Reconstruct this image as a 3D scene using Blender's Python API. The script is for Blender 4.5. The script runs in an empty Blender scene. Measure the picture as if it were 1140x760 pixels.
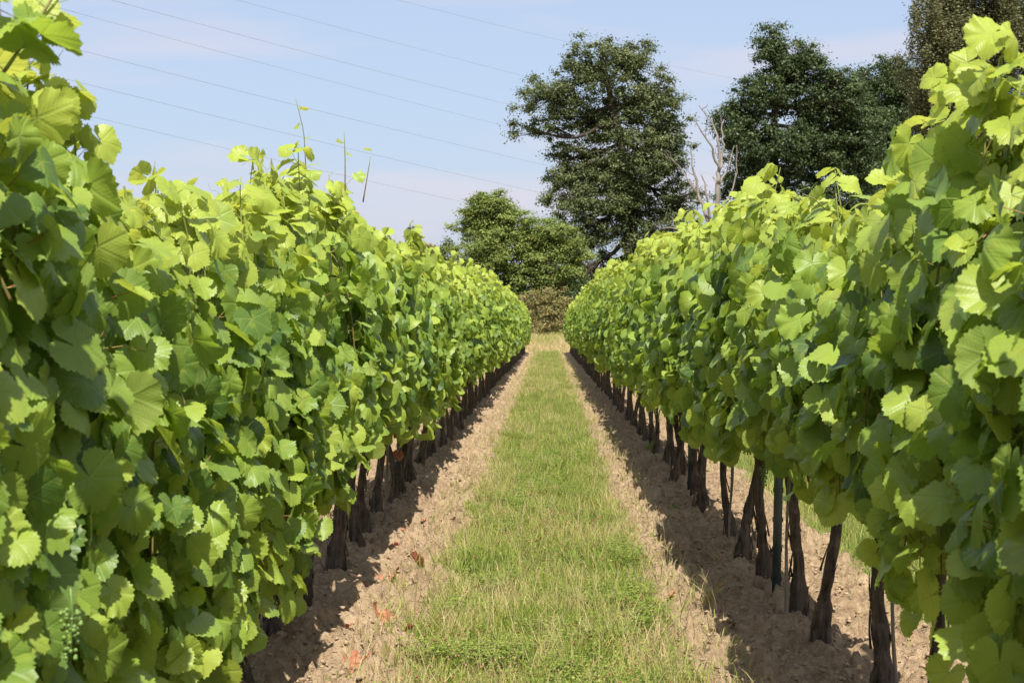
import bpy, math, random
import numpy as np
from mathutils import Vector

R = math.radians
C = bpy.context.scene.collection
sc = bpy.context.scene

# ------------------------------------------------------------------ camera, sky, sun, exposure
CAM_H = 1.33
F_PX, VX, VY = 1900.0, 610.0, 362.0          # focal length and vanishing point measured on the photograph
cam_d = bpy.data.cameras.new('camera')
cam_d.sensor_width = 36.0
cam_d.lens = 36.0 * F_PX / 1140.0
cam_d.clip_start = 0.05
cam_d.clip_end = 12000.0
cam = bpy.data.objects.new('camera', cam_d)
C.objects.link(cam)
cam.location = (0, 0, CAM_H)
cam.rotation_euler = (R(90) - math.atan(18 / F_PX), 0, math.atan(40 / F_PX))
cam_d.dof.use_dof = True
cam_d.dof.focus_distance = 9.5
cam_d.dof.aperture_fstop = 13.0
sc.camera = cam

SUN_EL, SUN_AZ = R(58), R(173)                # azimuth measured clockwise from +Y (away from the camera) towards +X
wd = bpy.data.worlds.new('World')
sc.world = wd
wd.use_nodes = True
wn, wl = wd.node_tree.nodes, wd.node_tree.links
wn.clear()
sky = wn.new('ShaderNodeTexSky')
sky.sky_type = 'NISHITA'
sky.sun_disc = False
sky.sun_elevation = SUN_EL
sky.sun_rotation = SUN_AZ
sky.air_density = 1.0
sky.dust_density = 2.2
sky.ozone_density = 1.5
tc = wn.new('ShaderNodeTexCoord')
mp = wn.new('ShaderNodeMapping')
mp.inputs['Scale'].default_value = (1.6, 1.6, 9.0)
mp.inputs['Location'].default_value = (0.35, 0.0, 0.25)
nz = wn.new('ShaderNodeTexNoise')
nz.inputs['Scale'].default_value = 2.6
nz.inputs['Detail'].default_value = 4.0
nz.inputs['Roughness'].default_value = 0.45
cr = wn.new('ShaderNodeValToRGB')
cr.color_ramp.elements[0].position = 0.48
cr.color_ramp.elements[0].color = (0.0, 0.0, 0.0, 1)
cr.color_ramp.elements[1].position = 0.72
cr.color_ramp.elements[1].color = (0.80, 0.80, 0.80, 1)
mixc = wn.new('ShaderNodeMixRGB')
mixc.inputs['Color2'].default_value = (4.35, 4.0, 4.45, 1)   # thin high cloud
bg = wn.new('ShaderNodeBackground')
bg.inputs['Strength'].default_value = 0.094
wo = wn.new('ShaderNodeOutputWorld')
wl.new(tc.outputs['Generated'], mp.inputs['Vector'])
wl.new(mp.outputs['Vector'], nz.inputs['Vector'])
wl.new(nz.outputs['Fac'], cr.inputs['Fac'])
wl.new(cr.outputs['Color'], mixc.inputs['Fac'])
veil = wn.new('ShaderNodeMixRGB')                # even summer haze high in the air
veil.inputs['Fac'].default_value = 0.62
veil.inputs['Color2'].default_value = (3.02, 3.55, 4.72, 1)
wl.new(sky.outputs['Color'], veil.inputs['Color1'])
wl.new(veil.outputs['Color'], mixc.inputs['Color1'])
wl.new(mixc.outputs['Color'], bg.inputs['Color'])
wl.new(bg.outputs['Background'], wo.inputs['Surface'])

sd = bpy.data.lights.new('sun', 'SUN')
sd.energy = 4.6
sd.angle = R(0.55)
sd.color = (1.0, 0.955, 0.88)
sun = bpy.data.objects.new('sun', sd)
C.objects.link(sun)
to_sun = Vector((math.sin(SUN_AZ) * math.cos(SUN_EL), math.cos(SUN_AZ) * math.cos(SUN_EL), math.sin(SUN_EL)))
sun.rotation_euler = to_sun.to_track_quat('Z', 'Y').to_euler()
sun.location = (20, 20, 60)

sc.view_settings.view_transform = 'Standard'
sc.view_settings.look = 'None'
sc.view_settings.exposure = 0.97
sc.view_settings.gamma = 1.0
sc.render.engine = 'CYCLES'
sc.cycles.max_bounces = 7
sc.cycles.diffuse_bounces = 3
sc.cycles.glossy_bounces = 2
sc.cycles.transmission_bounces = 4
sc.cycles.transparent_max_bounces = 4
sc.cycles.use_denoising = True

rng = np.random.default_rng(20240)
rnd = random.Random(77)


def at(px, py, D):
    """A point of the place seen at pixel px, py of the photograph, D metres away."""
    return np.array([(px - VX) / F_PX * D, D, CAM_H + (VY - py) / F_PX * D])


# ------------------------------------------------------------------ mesh helpers
def mesh(name, V, Fc, mat=None, smooth=True, uv=None, attrs=None):
    V = np.asarray(V, np.float32)
    Fc = np.asarray(Fc, np.int32)
    n, k = Fc.shape
    me = bpy.data.meshes.new(name)
    me.vertices.add(len(V))
    me.vertices.foreach_set('co', V.ravel())
    me.loops.add(n * k)
    me.loops.foreach_set('vertex_index', Fc.ravel())
    me.polygons.add(n)
    me.polygons.foreach_set('loop_start', np.arange(0, n * k, k, dtype=np.int32))
    me.update(calc_edges=True)
    if uv is not None:
        l = me.uv_layers.new(name='UVMap')
        l.data.foreach_set('uv', np.asarray(uv, np.float32)[Fc.ravel()].ravel())
    for an, av in (attrs or {}).items():
        a = me.attributes.new(an, 'FLOAT', 'POINT')
        a.data.foreach_set('value', np.asarray(av, np.float32))
    if smooth:
        me.shade_smooth()
    if mat:
        me.materials.append(mat)
    return me


def link(name, me, parent=None, loc=None):
    o = bpy.data.objects.new(name, me)
    C.objects.link(o)
    if parent is not None:
        o.parent = parent
    if loc is not None:
        o.location = loc
    return o


def tag(o, label=None, cat=None, group=None, kind=None):
    if label: o['label'] = label
    if cat: o['category'] = cat
    if group: o['group'] = group
    if kind: o['kind'] = kind
    return o


def empty(name, loc, rz=0.0):
    o = bpy.data.objects.new(name, None)
    C.objects.link(o)
    o.location = loc
    o.rotation_euler = (0, 0, rz)
    o.empty_display_size = 0.2
    return o


class Geo:
    """Collects pieces with faces of one size."""
    def __init__(s):
        s.V, s.F, s.UV, s.A, s.n = [], [], [], {}, 0

    def add(s, V, Fc, uv=None, **attrs):
        s.V.append(V); s.F.append(Fc + s.n); s.n += len(V)
        if uv is not None: s.UV.append(uv)
        for k, v in attrs.items():
            s.A.setdefault(k, []).append(v if np.ndim(v) else np.full(len(V), v))

    def mesh(s, name, mat, smooth=True):
        return mesh(name, np.concatenate(s.V), np.concatenate(s.F), mat, smooth,
                    np.concatenate(s.UV) if s.UV else None, {k: np.concatenate(v) for k, v in s.A.items()})


def tube(P, rad, sides=6, bump=None, cap=True):
    """Quads of a tube round polyline P (n,3) with radii rad (n,)."""
    P = np.asarray(P, float); n = len(P)
    rad = np.broadcast_to(np.asarray(rad, float), (n,))
    T = np.gradient(P, axis=0)
    T /= np.linalg.norm(T, axis=1)[:, None] + 1e-9
    ref = np.array([0.13, 0.98, 0.1]) if abs(T[:, 1]).mean() < 0.7 else np.array([0.98, 0.1, 0.15])
    A = np.cross(T, ref); A /= np.linalg.norm(A, axis=1)[:, None] + 1e-9
    B = np.cross(T, A)
    th = np.linspace(0, 2 * np.pi, sides, endpoint=False)
    r = rad[:, None] * (np.ones((n, sides)) if bump is None else bump)
    V = P[:, None] + r[..., None] * (np.cos(th)[None, :, None] * A[:, None] + np.sin(th)[None, :, None] * B[:, None])
    i, j = np.meshgrid(np.arange(n - 1), np.arange(sides), indexing='ij')
    j2 = (j + 1) % sides
    F = np.stack([i * sides + j, i * sides + j2, (i + 1) * sides + j2, (i + 1) * sides + j], -1).reshape(-1, 4)
    V = V.reshape(-1, 3)
    if cap:
        V = np.concatenate([V, P[[0, -1]]])
        b = n * sides
        jj = np.arange(0, sides - 1, 2)
        e = (n - 1) * sides
        F = np.concatenate([F, np.stack([np.full(len(jj), b), (jj + 2) % sides, jj + 1, jj], -1),
                            np.stack([np.full(len(jj), b + 1), e + jj, e + jj + 1, e + (jj + 2) % sides], -1)])
    return V, F


_tab = rng.random((64, 64, 64))


def vnoise(x, y, z=0.0):
    x, y, z = np.broadcast_arrays(np.asarray(x, float), np.asarray(y, float), np.asarray(z, float))
    xi, yi, zi = np.floor(x).astype(int), np.floor(y).astype(int), np.floor(z).astype(int)
    fx, fy, fz = x - xi, y - yi, z - zi
    fx, fy, fz = (f * f * (3 - 2 * f) for f in (fx, fy, fz))
    o = 0.0
    for a in (0, 1):
        for b in (0, 1):
            for c in (0, 1):
                w = (fx if a else 1 - fx) * (fy if b else 1 - fy) * (fz if c else 1 - fz)
                o = o + w * _tab[(xi + a) & 63, (yi + b) & 63, (zi + c) & 63]
    return o


def fbm(x, y, z=0.0, oct=4, gain=0.5):
    s, a, t, f = 0.0, 1.0, 0.0, 1.0
    for k in range(oct):
        s = s + a * vnoise(np.asarray(x) * f + 17.3 * k, np.asarray(y) * f + 5.1 * k, np.asarray(z) * f + 9.7 * k)
        t += a; a *= gain; f *= 2.03
    return s / t


# ------------------------------------------------------------------ materials
class NT:
    def __init__(s, name):
        s.m = bpy.data.materials.new(name)
        s.m.use_nodes = True
        s.n, s.l = s.m.node_tree.nodes, s.m.node_tree.links
        s.n.clear()
        s.out = s.n.new('ShaderNodeOutputMaterial')

    def put(s, v, sock):
        if hasattr(v, 'is_output'): s.l.new(v, sock)
        elif isinstance(v, (tuple, list)): sock.default_value = tuple(v) + ((1,) if len(v) == 3 and len(sock.default_value) == 4 else ())
        else: sock.default_value = v

    def math(s, op, a, b=0.0, c=None, clamp=False):
        n = s.n.new('ShaderNodeMath'); n.operation = op; n.use_clamp = clamp
        s.put(a, n.inputs[0]); s.put(b, n.inputs[1])
        if c is not None: s.put(c, n.inputs[2])
        return n.outputs[0]

    def mix(s, f, a, b, mode='MIX'):
        n = s.n.new('ShaderNodeMixRGB'); n.blend_type = mode
        s.put(f, n.inputs[0]); s.put(a, n.inputs[1]); s.put(b, n.inputs[2])
        return n.outputs[0]

    def attr(s, name):
        n = s.n.new('ShaderNodeAttribute'); n.attribute_name = name
        return n.outputs['Fac']

    def noise(s, scale, detail=3, rough=0.55, vec=None, mscale=None, color=False):
        n = s.n.new('ShaderNodeTexNoise')
        n.inputs['Scale'].default_value = scale
        n.inputs['Detail'].default_value = detail
        n.inputs['Roughness'].default_value = rough
        t = s.n.new('ShaderNodeTexCoord').outputs['Object'] if vec is None else vec
        if mscale:
            m = s.n.new('ShaderNodeMapping'); m.inputs['Scale'].default_value = mscale
            s.l.new(t, m.inputs['Vector']); t = m.outputs['Vector']
        s.l.new(t, n.inputs['Vector'])
        return n.outputs['Color' if color else 'Fac']

    def ramp(s, f, stops):
        n = s.n.new('ShaderNodeValToRGB')
        el = n.color_ramp.elements
        while len(el) < len(stops): el.new(0.5)
        for e, (p, c) in zip(el, stops):
            e.position = p
            e.color = tuple(c) + (1,) if np.ndim(c) else (c, c, c, 1)
        s.put(f, n.inputs[0])
        return n.outputs[0]

    def smooth(s, v, lo, hi):
        n = s.n.new('ShaderNodeMapRange'); n.interpolation_type = 'SMOOTHSTEP'
        s.put(v, n.inputs[0]); s.put(lo, n.inputs[1]); s.put(hi, n.inputs[2])
        return n.outputs[0]

    def bump(s, h, strength=0.3, dist=0.01):
        n = s.n.new('ShaderNodeBump')
        n.inputs['Strength'].default_value = strength
        n.inputs['Distance'].default_value = dist
        s.put(h, n.inputs['Height'])
        return n.outputs['Normal']

    def bsdf(s, color, rough=0.7, spec=0.3, normal=None, metal=0.0):
        n = s.n.new('ShaderNodeBsdfPrincipled')
        s.put(color, n.inputs['Base Color']); s.put(rough, n.inputs['Roughness'])
        s.put(spec, n.inputs['Specular IOR Level']); s.put(metal, n.inputs['Metallic'])
        if normal is not None: s.l.new(normal, n.inputs['Normal'])
        return n.outputs[0]

    def done(s, sh):
        s.l.new(sh, s.out.inputs['Surface'])
        return s.m

    def leafy(s, color, tcolor, trans, rough=0.5, spec=0.3, normal=None):
        b = s.bsdf(color, rough, spec, normal)
        t = s.n.new('ShaderNodeBsdfTranslucent')
        s.put(tcolor, t.inputs['Color'])
        if normal is not None: s.l.new(normal, t.inputs['Normal'])
        m = s.n.new('ShaderNodeMixShader')
        s.put(trans, m.inputs[0]); s.l.new(b, m.inputs[1]); s.l.new(t.outputs[0], m.inputs[2])
        return s.done(m.outputs[0])


def vine_leaf_mat():
    k = NT('vine_leaf')
    uv = k.n.new('ShaderNodeUVMap').outputs[0]
    sp = k.n.new('ShaderNodeSeparateXYZ'); k.l.new(uv, sp.inputs[0])
    x, y = sp.outputs[0], sp.outputs[1]
    ax = k.math('ABSOLUTE', x)
    r = k.math('SQRT', k.math('ADD', k.math('MULTIPLY', x, x), k.math('MULTIPLY', y, y)))
    th = k.math('ARCTAN2', ax, y)
    d = k.math('MINIMUM', th, k.math('MINIMUM', k.math('ABSOLUTE', k.math('SUBTRACT', th, 0.88)),
                                     k.math('ABSOLUTE', k.math('SUBTRACT', th, 1.85))))
    perp = k.math('MULTIPLY', r, k.math('SINE', d))
    along = k.math('MULTIPLY', r, k.math('COSINE', d))
    wid = k.math('MULTIPLY_ADD', r, -0.014, 0.026)
    main = k.math('SUBTRACT', 1.0, k.smooth(perp, k.math('MULTIPLY', wid, 0.35), k.math('MULTIPLY', wid, 1.3)))
    sec = k.math('PINGPONG', k.math('SUBTRACT', along, k.math('MULTIPLY', perp, 0.85)), 0.062)
    secm = k.math('SUBTRACT', 1.0, k.smooth(sec, 0.003, 0.015))
    vein = k.math('MAXIMUM', main, k.math('MULTIPLY', secm, 0.13))
    tint, age = k.attr('tint'), k.attr('age')
    nz1 = k.noise(9.0, 3, 0.6, vec=uv)
    old = k.ramp(tint, [(0.0, (0.042, 0.088, 0.022)), (0.28, (0.130, 0.212, 0.036)), (0.60, (0.255, 0.350, 0.052)), (1.0, (0.37, 0.43, 0.065))])
    col = k.mix(age, old, (0.33, 0.40, 0.055))
    col = k.mix(k.math('MULTIPLY', nz1, 0.35), col, k.mix(1.0, col, (0.55, 0.62, 0.6), 'MULTIPLY'))
    col = k.mix(k.math('MULTIPLY', vein, 0.34), col, (0.30, 0.40, 0.11))
    off = k.n.new('ShaderNodeVectorMath'); off.operation = 'ADD'
    cmb = k.n.new('ShaderNodeCombineXYZ'); k.put(k.math('MULTIPLY', tint, 61.0), cmb.inputs[0]); k.put(k.math('MULTIPLY', age, 23.0), cmb.inputs[2])
    k.l.new(uv, off.inputs[0]); k.l.new(cmb.outputs[0], off.inputs[1])
    blot = k.noise(2.2, 2, 0.5, vec=off.outputs[0])
    col = k.mix(k.math('MULTIPLY', k.smooth(blot, 0.50, 0.75), 0.45), col, (0.30, 0.33, 0.04))      # patchy paler green
    spot = k.noise(7.0, 4, 0.7, vec=off.outputs[0])
    col = k.mix(k.math('MULTIPLY', k.smooth(spot, 0.665, 0.70), 0.75), col, (0.20, 0.12, 0.035))    # brown spots
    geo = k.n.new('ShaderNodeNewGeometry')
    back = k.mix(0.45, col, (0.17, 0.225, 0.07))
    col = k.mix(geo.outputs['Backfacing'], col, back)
    tcol = k.mix(age, k.mix(tint, (0.33, 0.50, 0.04), (0.62, 0.74, 0.08)), (0.78, 0.78, 0.12))
    tcol = k.mix(k.math('MULTIPLY', vein, 0.35), tcol, (0.10, 0.2, 0.02))
    blister = k.math('ADD', k.math('MULTIPLY', k.smooth(sec, 0.0, 0.06), 0.35), k.math('MULTIPLY', k.smooth(perp, 0.0, 0.07), 1.3))
    h = k.math('ADD', blister, k.math('MULTIPLY', k.noise(28.0, 2, 0.6, vec=uv), 0.5))
    nrm = k.bump(h, 0.34, 0.0018)
    rough = k.math('MULTIPLY_ADD', geo.outputs['Backfacing'], 0.25, 0.42)
    return k.leafy(col, tcol, 0.37, rough, 0.34, nrm)


def bark_mat(name, c0, c1, scale=(1, 1, 0.12), freq=60.0, dist=0.006, patches=None):
    k = NT(name)
    n1 = k.noise(freq, 4, 0.65, mscale=scale)
    n2 = k.noise(freq * 0.2, 3, 0.6)
    col = k.ramp(k.math('ADD', k.math('MULTIPLY', n1, 0.7), k.math('MULTIPLY', n2, 0.3)), [(0.33, c0), (0.66, c1)])
    if patches:
        col = k.mix(k.smooth(n2, 0.55, 0.72), col, patches)
    return k.done(k.bsdf(col, 0.9, 0.15, k.bump(n1, 0.9, dist)))


def attr_leaf_mat(name, stops, tstops, trans=0.3, rough=0.55, spec=0.25):
    k = NT(name)
    t = k.attr('tint')
    return k.leafy(k.ramp(t, stops), k.ramp(t, tstops), trans, rough, spec)


M = {}
M['leaf'] = vine_leaf_mat()
M['vine_bark'] = bark_mat('vine_bark', (0.018, 0.013, 0.010), (0.155, 0.115, 0.085), (1, 1, 0.09), 55.0, 0.010, (0.17, 0.125, 0.095))
M['cane'] = (lambda k: k.done(k.bsdf(k.mix(k.attr('age'), k.mix(k.attr('red'), k.ramp(k.noise(30, 3), [(0.35, (0.10, 0.045, 0.025)), (0.65, (0.20, 0.12, 0.05))]), (0.30, 0.09, 0.05)), (0.22, 0.31, 0.06)), 0.55, 0.35)))(NT('vine_cane'))
M['grape'] = (lambda k: k.done(k.bsdf((0.13, 0.21, 0.045), 0.4, 0.4)))(NT('green_grape'))
M['dry_leaf'] = (lambda k: k.leafy(k.ramp(k.noise(40, 4), [(0.3, (0.15, 0.050, 0.028)), (0.5, (0.34, 0.13, 0.07)), (0.75, (0.52, 0.29, 0.18))]), (0.4, 0.15, 0.06), 0.2, 0.7, 0.2))(NT('dry_brown_leaf'))
M['post'] = (lambda k: k.done(k.bsdf(k.ramp(k.noise(18, 4, mscale=(1, 1, 0.3)), [(0.35, (0.040, 0.058, 0.056)), (0.7, (0.11, 0.13, 0.125))]), 0.45, 0.5, k.bump(k.noise(90, 2), 0.2, 0.001), 0.35)))(NT('green_painted_steel'))
M['slot'] = (lambda k: k.done(k.bsdf((0.012, 0.014, 0.014), 0.8, 0.2)))(NT('dark_slot'))
M['wire'] = (lambda k: k.done(k.bsdf((0.25, 0.25, 0.25), 0.5, 0.5, None, 0.6)))(NT('galvanised_wire'))
M['cable'] = (lambda k: k.done(k.bsdf((0.22, 0.22, 0.23), 0.6, 0.4)))(NT('power_cable'))
M['steel'] = (lambda k: k.done(k.bsdf(k.ramp(k.noise(3, 3), [(0.4, (0.14, 0.145, 0.15)), (0.6, (0.22, 0.225, 0.23))]), 0.6, 0.4, None, 0.3)))(NT('grey_lattice_steel'))
M['stick'] = bark_mat('grey_wood', (0.09, 0.07, 0.05), (0.30, 0.25, 0.19), (1, 1, 0.05), 80.0, 0.003)
M['deadwood'] = bark_mat('bare_dead_wood', (0.12, 0.105, 0.09), (0.28, 0.25, 0.215), (1, 1, 0.15), 4.0, 0.05)
M['oak_bark'] = bark_mat('tree_bark', (0.018, 0.015, 0.012), (0.075, 0.060, 0.048), (1, 1, 0.2), 5.0, 0.06)
GRS = [(0.0, (0.10, 0.160, 0.024)), (0.35, (0.215, 0.270, 0.040)), (0.58, (0.34, 0.345, 0.078)), (0.78, (0.36, 0.32, 0.13)), (1.0, (0.48, 0.37, 0.20))]
GRT = [(0.0, (0.13, 0.28, 0.03)), (0.5, (0.32, 0.46, 0.06)), (0.8, (0.50, 0.46, 0.15)), (1.0, (0.5, 0.4, 0.2))]
M['grass'] = attr_leaf_mat('meadow_grass', GRS, GRT, 0.3, 0.5, 0.25)


def ground_mat():
    k = NT('ground_surface')
    g = k.attr('grassy'); dry = k.attr('dry')
    n1 = k.noise(1.3, 4, 0.6)
    n2 = k.noise(26, 5, 0.7)
    n3 = k.noise(150, 3, 0.6)
    soil = k.ramp(k.math('ADD', k.math('MULTIPLY', n2, 0.6), k.math('MULTIPLY', n1, 0.4)),
                  [(0.32, (0.145, 0.095, 0.054)), (0.45, (0.30, 0.207, 0.122)), (0.58, (0.425, 0.308, 0.19)), (0.76, (0.53, 0.40, 0.26))])
    soil = k.mix(k.math('MULTIPLY', k.smooth(n3, 0.60, 0.75), 0.35), soil, (0.48, 0.39, 0.28))
    turf = k.ramp(n2, [(0.3, (0.10, 0.115, 0.035)), (0.55, (0.19, 0.21, 0.06)), (0.75, (0.33, 0.28, 0.13))])
    straw = k.ramp(n2, [(0.3, (0.28, 0.20, 0.11)), (0.7, (0.50, 0.38, 0.22))])
    col = k.mix(g, soil, turf)
    col = k.mix(dry, col, straw)
    h = k.math('ADD', k.math('MULTIPLY', n2, 1.0), k.math('MULTIPLY', n3, 0.3))
    return k.done(k.bsdf(col, 0.95, 0.1, k.bump(h, 1.0, 0.035)))


def soil_mat():
    k = NT('soil_clod')
    n2 = k.noise(26, 4, 0.7)
    soil = k.ramp(n2, [(0.30, (0.20, 0.135, 0.08)), (0.5, (0.30, 0.215, 0.135)), (0.75, (0.42, 0.325, 0.22))])
    return k.done(k.bsdf(soil, 0.95, 0.1, k.bump(k.noise(120, 3), 0.6, 0.006)))


# ------------------------------------------------------------------ ground
XL, XR = -1.12, 1.08            # the two vine rows
X2L, X2R = -3.32, 3.28          # their neighbours
ROW_END = 82.0


def grass_mask(x, y):
    """1 in the grassed alleys, 0 on the bare soil under the vines."""
    w = 0.085 * (fbm(x * 0 + 3.1, y * 0.9, 1.5) - 0.5) * 2 + 0.17 * (fbm(x * 5, y * 4, 7.7) - 0.5) * 2
    m = 0.0
    for c, h in ((-0.01, 0.565), (-2.22, 0.55), (2.2, 0.55), (-4.4, 0.55), (4.4, 0.55)):
        m = np.maximum(m, np.clip((h + w - np.abs(x - c)) / 0.10, 0, 1))
    far = np.clip((np.abs(x) - 5.6) / 0.4, 0, 1)
    return np.maximum(m, np.maximum(far, np.clip((y - ROW_END - 1) / 1.5, 0, 1)))


def ground_z(x, y):
    g = grass_mask(x, y)
    fine = np.clip(1.4 - y / 60.0, 0.0, 1.0) * (np.abs(x) < 6)
    rough = (fbm(x * 5.0, y * 5.0, 2.2, 4, 0.6) - 0.5) * 0.12 + (fbm(x * 20, y * 20, 4.4, 3, 0.7) - 0.5) * 0.11
    lump = np.maximum(fbm(x * 12, y * 12, 8.1, 2) - 0.50, 0) * 0.20 + np.maximum(fbm(x * 30, y * 30, 5.1, 2) - 0.52, 0) * 0.11
    mound = sum(0.035 * np.exp(-((x - c) / 0.22) ** 2) for c in (XL, XR, X2L, X2R))
    z = fine * (1 - g) * (rough + lump) + mound * (1 - g) * (y < ROW_END + 1) + g * 0.012 * (fbm(x * 4, y * 4, 1.0) - 0.5)
    rise = np.clip((y - 86) / 30.0, 0, 1)
    return z + 0.45 * rise * rise * (3 - 2 * rise) + np.clip(y - 200, 0, 9e9) * 0.0


xs = np.concatenate([-np.geomspace(4000, 6, 26), np.arange(-5.6, -1.8, 0.05), np.arange(-1.8, 1.9, 0.018), np.arange(1.9, 3.7, 0.035), np.arange(3.75, 5.6, 0.08), np.geomspace(6, 4000, 26)])
ys = [-60, -20, -6, -1, 0.5, 1.5, 2.5, 3.2, 4.0]
y = 4.4
while y < 100:
    ys.append(y); y += 0.0036 * y
ys += list(np.geomspace(100.5, 9000, 60))
ys = np.array(ys)
GX, GY = np.meshgrid(xs, ys, indexing='ij')
GZ = ground_z(GX, GY)
nx, ny = GX.shape
ii, jj = np.meshgrid(np.arange(nx - 1), np.arange(ny - 1), indexing='ij')
GF = np.stack([ii * ny + jj, (ii + 1) * ny + jj, (ii + 1) * ny + jj + 1, ii * ny + jj + 1], -1).reshape(-1, 4)
dry = np.clip((GY - 79) / 6, 0, 1) * np.clip((125 - GY) / 10, 0, 1)
gme = mesh('ground', np.stack([GX, GY, GZ], -1).reshape(-1, 3), GF, ground_mat(), True, None,
           {'grassy': grass_mask(GX, GY).ravel(), 'dry': dry.ravel()})
tag(link('ground', gme), kind='structure')

# clods of earth, nobody could count them
ico = np.array([(0, 0, 1), *[(0.894 * math.cos(R(72 * i)), 0.894 * math.sin(R(72 * i)), 0.447) for i in range(5)],
                *[(0.894 * math.cos(R(72 * i + 36)), 0.894 * math.sin(R(72 * i + 36)), -0.447) for i in range(5)], (0, 0, -1)])
icof = np.array([(0, i + 1, (i + 1) % 5 + 1) for i in range(5)] + [(i + 1, i + 6, (i + 1) % 5 + 1) for i in range(5)] +
                [((i + 1) % 5 + 1, i + 6, (i + 1) % 5 + 6) for i in range(5)] + [(11, (i + 1) % 5 + 6, i + 6) for i in range(5)])


def clods(n):
    d = 5.6 * np.exp(rng.random(n) * math.log(34 / 5.6))
    side = rng.choice([0, 1, 2], n, p=[0.42, 0.46, 0.12])
    x = np.where(side == 0, rng.uniform(-1.45, -0.5, n), np.where(side == 1, rng.uniform(0.48, 1.45, n), rng.uniform(1.4, 1.75, n)))
    keep = rng.random(n) > grass_mask(x, d) * 1.05
    x, d = x[keep], d[keep]; n = len(x)
    s = 0.003 + 0.013 * rng.random(n) ** 3.0
    s[rng.random(n) < 0.015] *= 1.6
    V = ico[None] * (1 + 0.9 * (rng.random((n, 12, 1)) - 0.5)) * s[:, None, None]
    a = rng.random(n) * 6.28
    ca, sa = np.cos(a)[:, None], np.sin(a)[:, None]
    V = np.stack([V[..., 0] * ca - V[..., 1] * sa * 0.8, V[..., 0] * sa + V[..., 1] * ca * 0.8, V[..., 2] * 0.55], -1)
    V += np.stack([x, d, ground_z(x, d) + s * 0.1], -1)[:, None]
    F = icof[None] + (np.arange(n) * 12)[:, None, None]
    return mesh('soil_clods', V.reshape(-1, 3), F.reshape(-1, 3), soil_mat(), False)


tag(link('soil_clods', clods(26000)), 'loose tan clods and crumbs of dry earth on the bare strips under the vines', 'soil', kind='stuff')


# ------------------------------------------------------------------ grass
def blades(P, h, w, lean, tint, name, mat, segs=3):
    """Bent tapering blades; P (n,3) roots."""
    n = len(P)
    a = rng.random(n) * 2 * np.pi
    d = np.stack([np.cos(a), np.sin(a), np.zeros(n)], -1)
    b = rng.random(n) * 2 * np.pi
    s = np.stack([np.cos(b), np.sin(b), np.zeros(n)], -1)
    V, k = [], segs
    for i in range(k):
        t = i / k
        c = P + d * (lean * h * t ** 1.8)[:, None] + np.array([0, 0, 1]) * (h * (t - 0.25 * lean * t * t))[:, None]
        wd_ = (w * (1 - 0.75 * t * t))[:, None]
        V += [c - s * wd_, c + s * wd_]
    tip = P + d * (lean * h)[:, None] + np.array([0, 0, 1]) * (h * (1 - 0.25 * lean))[:, None]
    V.append(tip)
    V = np.stack(V, 1)
    m = 2 * k + 1
    F = []
    for i in range(k - 1):
        F += [(2 * i, 2 * i + 1, 2 * i + 3), (2 * i, 2 * i + 3, 2 * i + 2)]
    F.append((2 * k - 2, 2 * k - 1, 2 * k))
    F = np.array(F)[None] + (np.arange(n) * m)[:, None, None]
    return V.reshape(-1, 3), F.reshape(-1, 3), np.repeat(tint, m)


def strip_grass(n, y0, y1, c, hw, density_pow=1.0, hmul=1.0):
    d = y0 * np.exp(rng.random(n) * math.log(y1 / y0))
    x = c + rng.uniform(-hw - 0.22, hw + 0.22, n)
    patch = fbm(x * 5.0, d * 2.6, 3.3, 3)
    edge = np.abs(x - c) / hw
    keep = rng.random(n) < np.clip(grass_mask(x, d), 0.10, 1) * np.clip(0.55 + (patch - 0.45) * 3, 0.25, 1)
    x, d, patch, edge = x[keep], d[keep], patch[keep], edge[keep]
    n = len(x)
    far = np.clip(d / 30, 0.35, 2.2)
    h = (0.035 + 0.085 * rng.random(n) ** 1.7) * hmul * (0.75 + 0.6 * patch)
    tall = rng.random(n) < 0.10
    h[tall] *= 2.0
    w = (0.0011 + 0.0014 * rng.random(n)) * (0.8 + far)
    w[tall] *= 0.6
    lean = np.where(tall, 0.15 + 0.4 * rng.random(n), 0.2 + 0.7 * rng.random(n))
    tint = np.clip(0.35 + 1.2 * (fbm(x * 5 + 9, d * 2.4, 6.1, 3) - 0.5) + 0.5 * (fbm(x * 1.2, d * 0.35, 3.1, 2) - 0.5) + 0.22 * rng.standard_normal(n) + 0.5 * np.clip(edge - 0.6, 0, 1), 0.02, 1)
    tint[tall] = np.clip(tint[tall] + 0.35, 0, 1)
    tint += (rng.random(n) < 0.12) * 0.4
    return np.stack([x, d, ground_z(x, d) - 0.004], -1), h, w, lean, np.clip(tint, 0, 1)


V, F, T = blades(*strip_grass(330000, 5.6, 86, -0.01, 0.565), 'grass', None)
tag(link('grass', mesh('grass', V, F, M['grass'], False, None, {'tint': T})), 'short mixed green and straw grass in the strip between the two vine rows', 'grass', kind='stuff')
g2 = Geo()
for c_, n_ in ((2.2, 60000), (-2.22, 25000)):
    V, F, T = blades(*strip_grass(n_, 6.5, 60, c_, 0.55, hmul=1.3), 'grass', None, 2)
    g2.add(V, F, tint=T)
tag(link('grass', g2.mesh('grass_beyond', M['grass'], False)), 'grass growing in the next alleys beyond the vine rows', 'grass', kind='stuff')

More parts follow.
